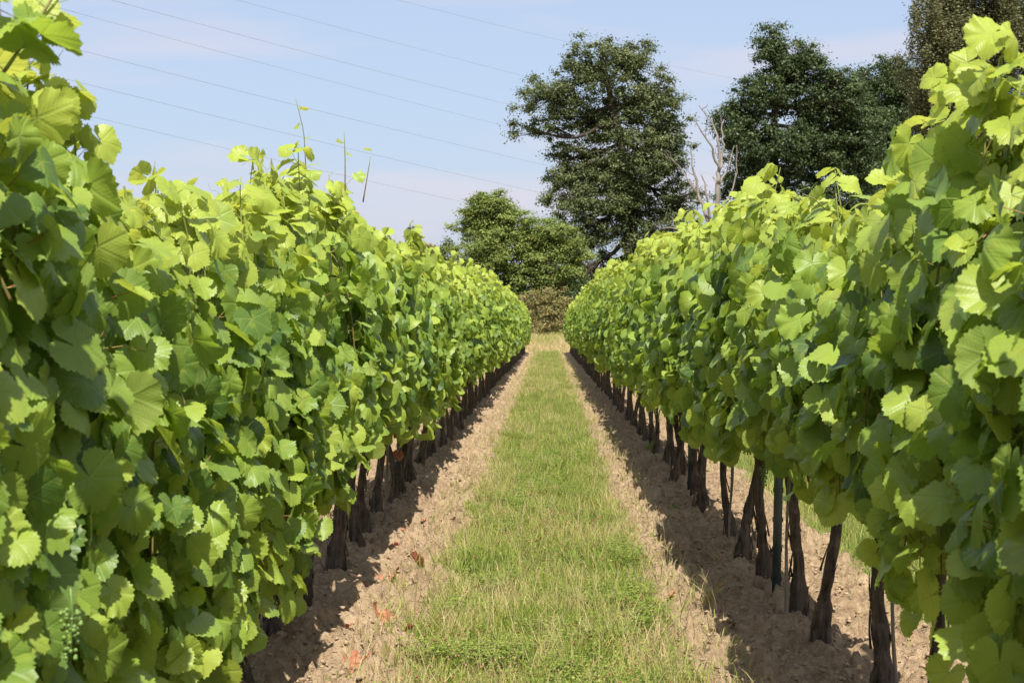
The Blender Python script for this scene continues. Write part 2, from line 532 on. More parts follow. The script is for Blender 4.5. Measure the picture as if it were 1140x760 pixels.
# tall straw-coloured grass on the headland
n = 90000
x = rng.uniform(-22, 26, n); d = rng.uniform(84, 116, n)
T = np.clip(0.93 + 0.15 * rng.standard_normal(n) - 0.5 * (fbm(x * 0.4, d * 0.3, 2) > 0.66), 0, 1)
V, F, T = blades(np.stack([x, d, ground_z(x, d)], -1), (0.25 + 0.55 * rng.random(n)) * np.clip((d - 82) / 8, 0.3, 1), 0.006 + 0.008 * rng.random(n), 0.3 + 0.6 * rng.random(n), T, '', None, 2)
tag(link('dry_grass', mesh('dry_grass', V, F, M['grass'], False, None, {'tint': T})), 'tall straw coloured dry grass across the end of the vine rows', 'dry grass', kind='stuff')

# clover, small broad weeds between the blades
n = 60000
d = 5.8 * np.exp(rng.random(n) * math.log(30 / 5.8)); x = rng.uniform(-0.62, 0.6, n)
keep = rng.random(n) < grass_mask(x, d) * np.clip((fbm(x * 4.1, d * 2.1, 11.0, 2) - 0.46) * 7, 0.05, 1)
x, d = x[keep], d[keep]; n = len(x)
c = np.stack([x, d, ground_z(x, d) + 0.03 + 0.055 * rng.random(n)], -1)
cv = []
a0 = rng.random(n) * 6.28
for j in range(3):
    a = a0 + j * 2.09
    rr = (0.006 + 0.008 * rng.random(n))
    dd = np.stack([np.cos(a), np.sin(a), np.full(n, 0.25)], -1) * rr[:, None]
    ss = np.stack([-np.sin(a), np.cos(a), np.zeros(n)], -1) * rr[:, None] * 0.55
    cv += [c, c + dd - ss, c + dd * 1.6, c + dd + ss]
cv = np.stack(cv, 1).reshape(-1, 3)
cf = np.arange(len(cv)).reshape(-1, 4)
tag(link('clover', mesh('clover', cv, cf, M['grass'], False, None, {'tint': np.repeat(np.clip(0.25 + 0.16 * rng.standard_normal(n), 0, 0.6), 12)})),
    'low bright green clover leaves scattered through the grass strip', 'clover', kind='stuff')

# brown seed heads and withered bits low in the grass
M['seed'] = (lambda k: k.done(k.bsdf(k.ramp(k.attr('tint'), [(0, (0.24, 0.08, 0.05)), (0.5, (0.28, 0.15, 0.08)), (1, (0.34, 0.24, 0.13))]), 0.9, 0.1)))(NT('seed_head'))
n = 5500
d = 5.8 * np.exp(rng.random(n) * math.log(34 / 5.8)); x = rng.uniform(-0.6, 0.58, n)
keep = rng.random(n) < grass_mask(x, d) * np.clip((fbm(x * 1.9, d * 1.4, 21.0, 2) - 0.42) * 6, 0.1, 1)
x, d = x[keep], d[keep]; n = len(x)
s = 0.0016 + 0.0030 * rng.random(n)
V = ico[None] * s[:, None, None] * np.array([1, 1, 1.7]) + np.stack([x, d, ground_z(x, d) + 0.03 + 0.08 * rng.random(n)], -1)[:, None]
tag(link('seed_heads', mesh('seed_heads', V.reshape(-1, 3), (icof[None] + (np.arange(n) * 12)[:, None, None]).reshape(-1, 3), M['seed'], True, None, {'tint': np.repeat(rng.random(n), 12)})),
    'small reddish brown seed heads standing among the grass blades', 'seed heads', kind='stuff')


# ------------------------------------------------------------------ vine leaves
def leaf_template(na, rings, lobe, seed, teeth):
    r_ = np.random.default_rng(seed)
    th = np.linspace(-R(172), R(172), na)
    ka = np.radians([0, 26, 50, 78, 106, 140, 160, 172])
    kr = np.array([1.0, 0.92 - lobe, 0.94, 0.86 - lobe, 0.86, 0.80, 0.72, 0.48])
    rad = np.interp(np.abs(th), ka, kr)
    if na > 16:
        rad = np.convolve(np.pad(rad, 1, mode='edge'), [0.2, 0.6, 0.2], 'valid')
    if teeth:
        rad = rad * (1 + teeth * (np.where(np.arange(na) % 2 == 0, 1.0, -1.0)) * (0.6 + 0.8 * r_.random(na)))
    rad = rad * (1 + 0.05 * r_.standard_normal() * np.sin(th))
    fr = np.linspace(0, 1, rings + 1)[1:] ** 0.85
    X = np.outer(fr, rad * np.sin(th)); Y = np.outer(fr, rad * np.cos(th))
    V = np.concatenate([[[0, 0]], np.stack([X, Y], -1).reshape(-1, 2)])
    x, y = V[:, 0], V[:, 1]
    rr = np.hypot(x, y); t = np.arctan2(x, y)
    fold = r_.uniform(-0.12, 0.36)
    fr_ = r_.uniform(-0.25, 0.55)                       # one half may fold more than the other
    z = np.where(x > 0, fold, 0.5 * (fold + fr_)) * (np.sqrt(x * x + 0.012) - 0.11) - r_.uniform(0.0, 0.6) * np.maximum(y, 0) ** 2 \
        - r_.uniform(-0.15, 0.5) * x * x + r_.uniform(-0.35, 0.35) * x * y - r_.uniform(-0.1, 0.3) * x * np.abs(x) \
        + 0.16 * (fbm(x * 1.6 + seed * 3.3, y * 1.6, seed * 0.7, 2) - 0.5) * 2 * rr \
        + r_.uniform(0.02, 0.06) * rr ** 3 * np.sin(4 * t + r_.random() * 6) + r_.uniform(0.02, 0.06) * rr ** 4 * np.sin(11 * t + r_.random() * 6) \
        + r_.uniform(-0.25, 0.15) * np.minimum(y, 0) ** 2
    F = [(0, 1 + j, 2 + j) for j in range(na - 1)]
    for i in range(rings - 1):
        a, b = 1 + i * na, 1 + (i + 1) * na
        for j in range(na - 1):
            F += [(a + j, b + j, b + j + 1), (a + j, b + j + 1, a + j + 1)]
    F = np.array(F)[:, ::-1]
    return np.stack([x, y, z], -1), F, np.stack([x, y], -1)


TPL = {0: [leaf_template(57, 3, [0.0, 0.04, 0.13, 0.02][s % 4], s, 0.040) for s in range(12)],
       1: [leaf_template(21, 2, [0.0, 0.04, 0.12, 0.02][s % 4], 50 + s, 0.03) for s in range(10)]}


def put_leaves(geo, tpls, J, tip, nrm, size, tint, age, g):
    """J junctions, tip directions, blade normals (n,3)."""
    tip = tip / (np.linalg.norm(tip, axis=1)[:, None] + 1e-9)
    xx = np.cross(tip, nrm); xx /= np.linalg.norm(xx, axis=1)[:, None] + 1e-9
    zz = np.cross(xx, tip)
    which = g.integers(0, len(tpls), len(J))
    for k, (V, F, UV) in enumerate(tpls):
        m = which == k
        if not m.any(): continue
        n = m.sum()
        S = size[m][:, None, None]
        asp = (0.9 + 0.25 * g.random(n))[:, None, None]
        curl = (0.5 + 1.5 * g.random(n) ** 1.3)[:, None, None]
        W = J[m][:, None] + S * (asp * V[None, :, :1] * xx[m][:, None] + V[None, :, 1:2] * tip[m][:, None] + curl * V[None, :, 2:] * zz[m][:, None])
        Fk = (F[None] + (np.arange(n) * len(V))[:, None, None]).reshape(-1, 3)
        geo.add(W.reshape(-1, 3), Fk, np.tile(UV, (n, 1)), tint=np.repeat(tint[m], len(V)), age=np.repeat(age[m], len(V)))


def spread(z, H):
    """Half thickness of the hedge at height z."""
    return np.interp(z, [0.3, 0.7, 1.1, 1.5, H - 0.2, H], [0.08, 0.12, 0.15, 0.16, 0.14, 0.09])


def path_nodes(P, step):
    seg = np.linalg.norm(np.diff(P, axis=0), axis=1)
    s = np.concatenate([[0], np.cumsum(seg)])
    q = np.arange(0, s[-1], step)
    return np.stack([np.interp(q, s, P[:, i]) for i in range(3)], -1)


def make_vine_meshes(seed, H, lod, low=0.42, extra=(), aisle=0, length=0.96, big=False, skirt=1.0, dens=1.0):
    """Shoots with alternate leaves grown up through the wires, arching and hanging shoots at both faces."""
    g = np.random.default_rng(seed)
    leaves, canes = Geo(), Geo()
    J, TP, NR, SZ, TI, AG = [], [], [], [], [], []
    paths = []
    ns = int(18 * dens)
    for i in range(ns):
        y0 = (i + 0.5) / ns * length - length / 2 + g.normal(0, 0.03)
        z0 = 0.62 + 0.1 * g.random()
        top = H * g.uniform(0.88, 0.985) + (0.08 if g.random() < 0.10 else 0) + (0.14 if g.random() < 0.03 else 0)
        zz = np.linspace(z0, top, 14)
        side = g.choice([-1, 1])
        amp = g.uniform(-0.15, 0.85)
        ph, fr = g.random() * 6, g.uniform(1.5, 3.5)
        xx = side * amp * spread(zz, H) * np.sin(np.clip((zz - z0) / (top - z0), 0, 1) * 2.2) + 0.025 * np.sin(fr * zz * 2 + ph)
        yy = y0 + 0.09 * np.sin(zz * fr + ph) * (zz - z0) + g.normal(0, 0.06) * (zz - z0)
        paths.append((np.stack([xx, yy, zz], -1), 'up'))
    for i in range(int(g.integers(7, 11) * dens)):
        side = g.choice([-1, 1]) if not aisle or g.random() < 0.35 else aisle
        y0 = g.uniform(-length / 2, length / 2)
        z0 = g.uniform(0.85, H - 0.3)
        t = np.linspace(0, 1, 12)
        reach = g.uniform(0.14, 0.25)
        bottom = low + 0.08 + g.uniform(0.0, 0.45)
        xx = side * (0.03 + 0.72 * reach * np.sin(np.clip(t * 1.9, 0, 1.57)))
        up = g.uniform(0.05, 0.2)
        zz = z0 + up * np.sin(t * 3.1) - (z0 - bottom) * t ** 1.5
        yy = y0 + g.normal(0, 0.15) * t
        paths.append((np.stack([xx, yy, zz], -1), 'hang'))
    for i in range(int(g.integers(3, 6) * dens * skirt)):          # skirt of leaves in the fruit zone
        side = g.choice([-1, 1])
        y0 = g.uniform(-length / 2, length / 2)
        t = np.linspace(0, 1, 8)
        bottom = low + 0.06 + g.uniform(0, 0.12)
        zz = 0.78 - (0.78 - bottom) * t ** 1.3 + 0.04 * np.sin(t * 3)
        xx = side * (0.03 + g.uniform(0.04, 0.12) * t ** 0.7)
        paths.append((np.stack([xx, y0 + g.normal(0, 0.1) * t, zz], -1), 'hang'))
    for e in extra:
        paths.append((np.asarray(e, float), 'free'))
    for P, kind in paths:
        N = path_nodes(P, g.uniform(0.060, 0.076))
        m = len(N)
        if m < 4: continue
        fr = np.linspace(0, 1, m)
        agep = np.clip((fr - (0.72 if kind != 'free' else 0.35)) / 0.3, 0, 1)
        V, Fq = tube(path_nodes(P, 0.05), np.linspace(0.0045, 0.0018, len(path_nodes(P, 0.05))), 5 if lod == 0 else 3)
        canes.add(V, Fq, age=np.clip(np.full(len(V), 0.0) + (V[:, 2] - P[0, 2]) / max(abs(P[-1, 2] - P[0, 2]), 0.1) * 0.9 - 0.25, 0, 1) if kind != 'hang' else 0.25, red=0.0)
        alt = g.choice([-1, 1])
        for q in range(1, m):
            alt = -alt
            cnt = 1 + (g.random() < 0.62) + (g.random() < 0.18)
            if kind == 'free' and not big: cnt = 1 if g.random() < 0.6 else 0
            for c_ in range(cnt):
                sx = alt if c_ == 0 else g.choice([-1, 1])
                if kind == 'hang': sx = np.sign(P[-1, 0]) if g.random() < 0.8 else sx
                young = agep[q] if kind != 'hang' else 0.35 * agep[q]
                side_len = g.uniform(0.04, 0.13) * (1 - 0.6 * young)
                if c_: side_len *= 1.3
                pd = np.array([sx * g.uniform(0.35, 1.0), g.normal(0, 0.55), g.uniform(-0.1, 0.75)])
                pd /= np.linalg.norm(pd)
                j = N[q] + pd * side_len
                if kind != 'free' and abs(j[0]) > 0.23: j[0] = math.copysign(0.23 + (abs(j[0]) - 0.23) * 0.5, j[0])
                size = 0.044 + 0.040 * g.random() ** 0.8 * (1 - 0.62 * young) * (0.62 if c_ and g.random() < 0.6 else 1.0)
                if kind == 'free': size = size * 0.55 if not big else g.uniform(0.045, 0.075) * (1 - 0.4 * young)
                out = np.sign(j[0]) if abs(j[0]) > 0.03 else sx
                if N[q, 2] > H - 0.22 or kind == 'free':
                    nr = np.array([out * 0.45, g.normal(-0.35, 0.4), g.uniform(0.4, 1.1)]) + g.normal(0, 0.22, 3)
                    tp = np.array([out * g.uniform(0.2, 1.0), g.normal(0, 0.7), g.uniform(-0.8, 0.25)])
                else:
                    nr = np.array([out * g.uniform(0.45, 1.0), g.normal(-0.40, 0.45), g.uniform(0.0, 1.0)]) + g.normal(0, 0.36, 3)
                    tp = np.array([out * g.uniform(-0.1, 0.7), g.normal(0, 0.65), -g.uniform(0.15, 1.1)])
                J.append(j); TP.append(tp); NR.append(nr); SZ.append(size)
                newer = young + (0.25 if c_ and size < 0.05 else 0)
                hf = np.clip((j[2] - 0.9) / 1.1, 0, 1)
                TI.append(np.clip(g.normal(0.42, 0.23) + 0.24 * hf * hf + 0.40 * newer, 0, 1))
                AG.append(np.clip(newer * g.uniform(0.4, 0.95) + (0.14 * g.random() if j[2] > H - 0.25 else 0), 0, 1))
                if lod == 0 or kind == 'free' or g.random() < 0.25:
                    mid = 0.45 * N[q] + 0.55 * j + np.array([0, 0, 0.010])
                    Vp, Fp = tube(np.array([N[q], mid, j]), np.array([0.0013, 0.0010, 0.0011]) * (1 - 0.3 * young), 4, cap=False)
                    canes.add(Vp, Fp, age=float(np.clip(g.normal(0.5, 0.35) + young, 0, 1)), red=1.0)
            if lod == 0 and g.random() < (0.10 if kind != 'free' else 0.4):       # tendril
                t = np.linspace(0, 1, 14)
                d0 = np.array([g.choice([-1, 1]) * g.uniform(0.3, 1), g.normal(0, 0.6), g.uniform(0.0, 1.0)]); d0 /= np.linalg.norm(d0)
                L = g.uniform(0.06, 0.13)
                cur = 0.011 * np.clip(t - 0.45, 0, 1)[:, None] * 1.8
                ph = t[:, None] * 14
                Pt = N[q] + d0 * (L * t)[:, None] + cur * (np.cos(ph) * np.array([0, 1, 0.2]) + np.sin(ph) * np.array([0.3, 0, 1]))
                Vp, Fp = tube(Pt, np.linspace(0.0011, 0.0006, 14), 3, cap=False)
                canes.add(Vp, Fp, age=0.85, red=1.0)
    put_leaves(leaves, TPL[lod], np.array(J), np.array(TP), np.array(NR), np.array(SZ), np.array(TI), np.array(AG), g)
    res = {'foliage': leaves.mesh('foliage', M['leaf']), 'shoots': canes.mesh('shoots', M['cane'])}
    return res


def make_trunk(seed, lod=0, thick=1.0, double=False):
    g = np.random.default_rng(seed)
    geo = Geo()
    sides, nn = (22, 46) if lod == 0 else (9, 14)
    def stem(x0, y0, th):
        z = np.linspace(-0.08, 0.66, nn)
        lean = g.normal(0, 0.05, 2); w = g.uniform(0.012, 0.034); ph = g.random(2) * 6
        P = np.stack([x0 + lean[0] * z + w * np.sin(z * 7 + ph[0]), y0 + lean[1] * 1.3 * z + w * 1.3 * np.sin(z * 6 + ph[1]), z], -1)
        rad = th * np.interp(z, [-0.08, 0.03, 0.10, 0.22, 0.5, 0.66], [0.034, 0.044, 0.037, 0.022, 0.019, 0.026])
        a = np.linspace(0, 2 * np.pi, sides, endpoint=False)
        tw = g.uniform(-4, 4)
        A, Z = np.meshgrid(a, z)
        b = 1 + 0.50 * (fbm(np.cos(A + tw * Z) * 2.6 + seed, np.sin(A + tw * Z) * 2.6, Z * 4.0, 3) - 0.5) * 2 \
              + 0.24 * (vnoise(np.cos(A + tw * Z) * 7 + seed, np.sin(A + tw * Z) * 7, Z * 7) - 0.5) * 2 \
              + 0.22 * np.exp(-((Z - g.uniform(0.1, 0.5)) / 0.04) ** 2) * np.clip(np.sin(A + g.random() * 6) * 1.5, 0, 1) * 1.6
        V, Fq = tube(P, rad, sides, b)
        geo.add(V, Fq)
        if lod == 0:
            for _ in range(g.integers(6, 12)):      # shreds of peeling bark
                i0 = int(g.uniform(0.15, 0.7) * nn); ln = int(g.integers(5, 12))
                an = g.random() * 6.28
                idx = np.arange(i0, min(i0 + ln, nn - 1))
                if len(idx) < 4: continue
                off = np.linspace(1.12, 1.12 + g.uniform(0.2, 0.8), len(idx))[:: g.choice([-1, 1])]
                c = P[idx] + np.stack([np.cos(an + 0.1 * idx), np.sin(an + 0.1 * idx), 0 * idx], -1) * (rad[idx] * off)[:, None]
                V, Fq = tube(c, np.linspace(0.005, 0.0012, len(c)), 4)
                geo.add(V, Fq)
        return P[-1]
    top = stem(0, 0, thick)
    if double:
        stem(0.03, 0.11, thick * 0.85)
    for sgn in (-1, 1):                              # short cordon arms bent onto the wire
        t = np.linspace(0, 1, 10)
        P = top + np.stack([0.02 * np.sin(t * 4), sgn * 0.40 * t, 0.05 * np.sin(t * 1.57) - 0.02], -1)
        V, Fq = tube(P, np.linspace(0.024, 0.010, 10) * thick, 8 if lod == 0 else 5)
        geo.add(V, Fq)
    return geo.mesh('trunk', M['vine_bark'])


def grape_mesh(seed):
    g = np.random.default_rng(seed)
    geo = Geo()
    u, v = np.meshgrid(np.linspace(0, np.pi, 7), np.linspace(0, 2 * np.pi, 10, endpoint=False), indexing='ij')
    S = np.stack([np.sin(u) * np.cos(v), np.sin(u) * np.sin(v), np.cos(u)], -1).reshape(-1, 3)
    i, j = np.meshgrid(np.arange(6), np.arange(10), indexing='ij')
    Fq = np.stack([i * 10 + j, (i + 1) * 10 + j, (i + 1) * 10 + (j + 1) % 10, i * 10 + (j + 1) % 10], -1).reshape(-1, 4)
    for z in np.linspace(0, -0.10, 11):
        rr = 0.021 * (1 + z / 0.16) * (0.8 + 0.4 * g.random())
        k = max(2, int(7 * (1 + z / 0.14)))
        for q in range(k):
            a = q / k * 6.28 + g.random()
            geo.add(S * g.uniform(0.0038, 0.0055) + np.array([rr * math.cos(a), rr * math.sin(a), z + g.normal(0, 0.004)]), Fq)
    V, Fs = tube(np.array([[0, 0, 0.05], [0.004, 0, 0], [0, 0.003, -0.06], [0, 0, -0.12]]), [0.002, 0.002, 0.0015, 0.001], 5)
    geo.add(V, Fs)
    return geo.mesh('grape_cluster', M['grape'])


GRAPE = [grape_mesh(s) for s in range(3)]
HL = ([0, 3.0, 3.5, 4.0, 5.4, 6.8, 7.8, 9.5, 12, 20, 32, 50, 82], [2.10, 2.08, 1.92, 1.72, 1.77, 1.90, 2.02, 1.93, 1.95, 2.02, 2.26, 2.22, 2.12])
HR = ([0, 4.2, 4.7, 5.3, 6.4, 8.5, 16, 32, 50, 82], [1.96, 1.97, 1.90, 1.76, 1.84, 2.02, 2.10, 2.30, 2.25, 2.15])


def vine_ys(first):
    ys_ = list(first)
    while ys_[-1] < ROW_END - 1:
        ys_.append(ys_[-1] + 0.95 + rnd.uniform(-0.05, 0.05))
    return ys_


YL = vine_ys([1.45, 2.4, 3.35, 4.3, 5.25, 6.15, 7.0, 7.85, 8.87, 9.9, 10.5, 11.4, 12.2, 13.2, 14.1])
YR = vine_ys([2.0, 2.95, 3.95, 4.92, 5.7, 6.68, 7.46, 8.55, 9.24, 10.26, 11.7, 12.6, 14.1, 14.9])
VAR = [make_vine_meshes(900 + s, 2.0, 1) for s in range(12)]
TRV = [make_trunk(300 + s, 1, [1.0, 0.85, 1.1, 0.95, 1.2, 0.8, 1.05, 0.9][s % 8], s == 3) for s in range(8)]

LAB_L = {0: 'big shaded grapevine leaves filling the left edge of the photo',
         1: 'far left foreground grapevine with a long shoot reaching past the top of the photo',
         2: 'left foreground grapevine with broad leaves, just right of the tallest mass at the edge',
         3: 'low topped grapevine in the left foreground where the hedge dips',
         4: 'left row grapevine with a small green bunch of grapes behind its low leaves',
         5: 'left row grapevine behind the big round lit leaf, its trunk wholly hidden by leaves',
         6: 'left row grapevine with leaves hanging almost to the ground before the first showing trunk',
         7: 'left row grapevine with its trunk half hidden just in front of the nearest metal post',
         8: 'left row grapevine with the thickest dark trunk showing and tall bare shoots against the sky',
         9: 'left row grapevine just behind the thickest showing trunk',
         10: 'left row grapevine with a slim trunk, second behind the thick dark one',
         11: 'left row grapevine third behind the thick dark trunk, beside a grey stick',
         12: 'left row grapevine last in front of the second metal post, under dead red leaves'}
LAB_R = {0: 'grapevine leaves at the far right edge of the photo closest to the camera',
         1: 'foreground grapevine filling the right edge with big bright leaves, tallest in the photo',
         2: 'right foreground grapevine with a dark cane bending under its high yellow green top',
         3: 'right row grapevine with its dark trunk half hidden near the bottom right corner',
         4: 'right row grapevine with thin stick beside its trunk, cut by the photo bottom',
         5: 'right row grapevine with a leaning shredded trunk ending just above the photo bottom',
         6: 'right row grapevine with swollen trunk foot just in front of the nearest metal post',
         7: 'right row grapevine whose trunk stands right behind the nearest metal post',
         8: 'right row grapevine second behind the nearest metal post, with a bulging grey foot',
         9: 'right row grapevine third behind the nearest metal post, slightly leaning',
         10: 'right row grapevine fourth behind the nearest metal post, on a slim dark trunk',
         11: 'right row grapevine just in front of the second metal post',
         12: 'right row grapevine with a thick double trunk just behind the second metal post'}


def shift(P, vx, vy):
    P = np.array(P, float); P[:, 0] -= vx; P[:, 1] -= vy
    return P


def px_path(pts):
    return [at(a, b, d) for a, b, d in pts]


EXL = {1: [px_path([(-60, 170, 2.75), (-10, 120, 2.78), (20, 78, 2.8), (62, 12, 2.84), (110, -60, 2.9)]),
           px_path([(-80, 60, 2.7), (-20, 20, 2.7), (60, -10, 2.72), (120, -30, 2.75)])],
       8: [px_path([(340, 255, 8.6), (341, 205, 8.6), (338, 150, 8.6), (327, 105, 8.6)]),
           px_path([(384, 225, 8.9), (384, 180, 8.9), (383, 150, 8.9)]),
           px_path([(404, 228, 9.1), (410, 192, 9.1), (414, 168, 9.1)]),
           px_path([(352, 262, 8.4), (366, 225, 8.4), (366, 190, 8.4)]),
           px_path([(300, 262, 8.0), (290, 225, 8.0), (300, 195, 8.0)])],
       3: [px_path([(148, 250, 4.6), (150, 215, 4.6), (158, 180, 4.6)])],
       6: [px_path([(250, 262, 6.6), (254, 225, 6.6), (250, 200, 6.6)])]}
EXR = {2: [px_path([(1170, 300, 3.9), (1120, 262, 3.8), (1075, 300, 3.75), (1060, 370, 3.75)])],
       4: [px_path([(1010, 300, 5.0), (1000, 260, 4.9), (985, 215, 4.9)])],
       7: [px_path([(870, 270, 8.2), (860, 225, 8.2), (868, 190, 8.2)])],
       5: [px_path([(940, 270, 6.5), (905, 235, 6.4), (880, 225, 6.4)])]}


def build_row(vx, ylist, HH, labs, extras, side, far_label, group, near_to=8.6, near_low=None):
    for i, yv in enumerate(ylist):
        H = float(np.interp(yv, HH[0], HH[1]))
        bx = vx + rnd.uniform(-0.02, 0.02)
        H *= rnd.uniform(0.94, 1.06) if yv > 12 else 1.0
        v = empty('grapevine', (bx, yv, float(ground_z(np.array(bx), np.array(yv))) * 0.5))
        tag(v, labs.get(i, far_label), 'grapevine', group)
        if labs and yv < near_to:
            low = near_low(yv) if near_low else 0.42
            ms = make_vine_meshes(4000 + i * 7 + (0 if side < 0 else 500), H, 0, low, [shift(e, bx, yv) for e in extras.get(i, [])], -side, skirt=3.0 if side < 0 and yv < 6.5 else 1.0, big=(side < 0 and i == 1) or (side > 0 and i == 2), dens=1.15)
            for nme in ms: link(nme, ms[nme], v)
            rot = 0
        elif labs and i in labs or i in extras:
            low = 0.48 if side < 0 else 0.50
            ms = make_vine_meshes(6000 + i * 7 + (0 if side < 0 else 500), H, 1, low, [shift(e, bx, yv) for e in extras.get(i, [])], -side)
            for nme in ms: link(nme, ms[nme], v)
        else:
            ms = VAR[rnd.randrange(len(VAR))]
            rz = rnd.choice([0, math.pi]); vsc = rnd.uniform(0.86, 1.22)
            for nme in ms:
                o = link(nme, ms[nme], v)
                o.rotation_euler.z = rz
                o.scale = (vsc, 1.03, H / 2.0)
        if yv < 15.5 and labs:
            dbl = side > 0 and i == 12
            tm = make_trunk(100 + i + (0 if side < 0 else 50), 0, rnd.uniform(0.88, 1.12) * (1.2 if dbl or (side < 0 and i == 8) else 1.0), dbl)
        else:
            tm = TRV[rnd.randrange(len(TRV))]
        t = link('trunk', tm, v)
        if not (yv < 15.5 and labs): t.rotation_euler.z = rnd.uniform(-0.5, 0.5)
        if yv < 16 and labs:
            spots = {(-1, 1): [(0.37, 0.28, 0.84)], (1, 6): [(-0.17, -0.25, 0.70)]}.get((side, i), [(rnd.uniform(-0.2, 0.2), rnd.uniform(-0.4, 0.4), rnd.uniform(0.86, 1.0)) for _ in range(2)])
            for q, s_ in enumerate(spots):
                gc = link('grape_cluster', GRAPE[(i + q) % 3], v, s_); gc.scale = (0.8, 0.8, 0.75)


build_row(XL, YL, HL, LAB_L, EXL, -1, 'leafy grapevine somewhere in the long unbroken far stretch of the left row', 'grapevines of the left row', 8.6,
          lambda y_: 0.12 if y_ < 6.5 else (0.38 if y_ < 7.5 else (0.54 if y_ < 8.2 else 0.56)))
build_row(XR, YR, HR, LAB_R, EXR, 1, 'leafy grapevine somewhere in the long unbroken far stretch of the right row', 'grapevines of the right row', 8.2,
          lambda y_: 0.40 if y_ < 4.5 else 0.62)
y2 = [7.0]
while y2[-1] < 56: y2.append(y2[-1] + 1.0)
build_row(X2R, y2, ([0, 90], [2.0, 2.1]), {}, {}, 1, 'grapevine of the next row to the right, glimpsed beneath the right row foliage', 'grapevines of the next row to the right')
y2 = [8.0]
while y2[-1] < 46: y2.append(y2[-1] + 1.0)
build_row(X2L, y2, ([0, 90], [1.95, 2.05]), {}, {}, -1, 'grapevine in the next row to the left, glimpsed under the left row', 'grapevines of the next row to the left')


# ------------------------------------------------------------------ trellis posts, wires, sticks
def box(x0, x1, y0, y1, z0, z1):
    V = np.array([(x, y, z) for z in (z0, z1) for x, y in ((x0, y0), (x1, y0), (x1, y1), (x0, y1))], float)
    F = np.array([(3, 2, 1, 0), (4, 5, 6, 7), (0, 1, 5, 4), (1, 2, 6, 5), (2, 3, 7, 6), (3, 0, 4, 7)])
    return V, F


gp = Geo()                                            # folded C profile, 5 cm wide
for b in ((-0.026, 0.026, -0.0175, -0.0150), (-0.026, -0.0235, -0.0148, 0.0175), (0.0235, 0.026, -0.0148, 0.0175), (-0.0233, -0.012, 0.015, 0.0175), (0.012, 0.0233, 0.015, 0.0175)):
    gp.add(*box(b[0] * 0.8, b[1] * 0.8, b[2], b[3], -0.3, 1.88))
post_me = gp.mesh('profile', M['post'], False)
gs = Geo()
for z in np.arange(0.12, 1.85, 0.14):                 # hooks punched out of the edges
    gs.add(*box(-0.0245, -0.0212, -0.006, 0.010, z, z + 0.022))
    gs.add(*box(0.0212, 0.0245, -0.006, 0.010, z, z + 0.022))
hook_me = gs.mesh('wire_hooks', M['slot'], False)


def post(x, y, label, group, tilt=0.0):
    p = empty('trellis_post', (x, y, 0))
    p.rotation_euler = (tilt, 0.02, rnd.uniform(-0.15, 0.15))
    link('profile', post_me, p); link('wire_hooks', hook_me, p)
    tag(p, label, 'post', group)


PL = [(3.0, None), (8.15, 'nearest green metal trellis post showing in the left row, behind a low hanging leaf'),
      (13.1, 'second green metal trellis post in the left row, beneath dead red leaves')]
PR = [(3.4, None), (8.1, 'nearest dark green metal trellis post of the right row, standing between two trunks'),
      (13.0, 'second green metal trellis post of the right row, beside the thick double trunk')]
for X, lst, sd_ in ((XL, PL, 'left'), (XR, PR, 'right')):
    for yv, lab in lst:
        post(X - (0.03 if X < 0 else 0.0), yv, lab or 'green metal trellis post hidden in the leaves at the %s edge' % sd_, 'trellis posts of the %s row' % sd_)
    yv = 18.0
    while yv < 83:
        post(X, yv, 'green metal trellis post among the far trunks of the %s row' % sd_, 'trellis posts of the %s row' % sd_)
        yv += 5.0
for X, sd_ in ((XL, 'left'), (XR, 'right')):
    for z, w_ in ((0.66, 'lowest'), (1.15, 'middle'), (1.55, 'highest')):
        ysw = np.arange(1.0, 83.1, 2.0)
        P = np.stack([np.full(len(ysw), X + 0.034), ysw, z + 0.008 * np.sin(ysw * 1.25)], -1)
        V, Fq = tube(P, 0.0016, 5)
        tag(link('trellis_wire', mesh('trellis_wire', V, Fq, M['wire'])), '%s thin galvanised trellis wire stretched along the %s vine row' % (w_, sd_), 'wire', 'trellis wires')
for k, (x, y, lx, h, lab) in enumerate(((XR - 0.06, 7.35, 0.02, 0.9, 'thin grey stick tied beside the swollen foot trunk of the right row'),
                                       (XR + 0.07, 5.62, -0.03, 0.95, 'thin brown stick against the trunk cut by the bottom of the photo, right row'),
                                       (XR - 0.05, 9.75, 0.03, 0.8, 'thin pale stick between two trunks behind the nearest right metal post'),
                                       (XR + 0.05, 15.4, -0.02, 0.8, 'thin pale stick behind the double trunk in the right row'),
                                       (XL + 0.05, 11.15, 0.03, 0.8, 'thin leaning grey stick in the left row before the second metal post'),
                                       (XL - 0.06, 10.2, -0.05, 0.9, 'thin grey stick behind the thick dark trunk of the left row'))):
    t = np.linspace(0, 1, 9)
    P = np.stack([lx * t + 0.004 * np.sin(t * 9 + k), 0.02 * t, -0.05 + h * t], -1)
    V, Fq = tube(P, 0.008 + 0.002 * np.sin(t * 8 + k), 7)
    tag(link('vine_stake', mesh('vine_stake', V, Fq, M['stick']), None, (x, y, 0)), lab, 'stake', 'sticks beside the vine trunks')


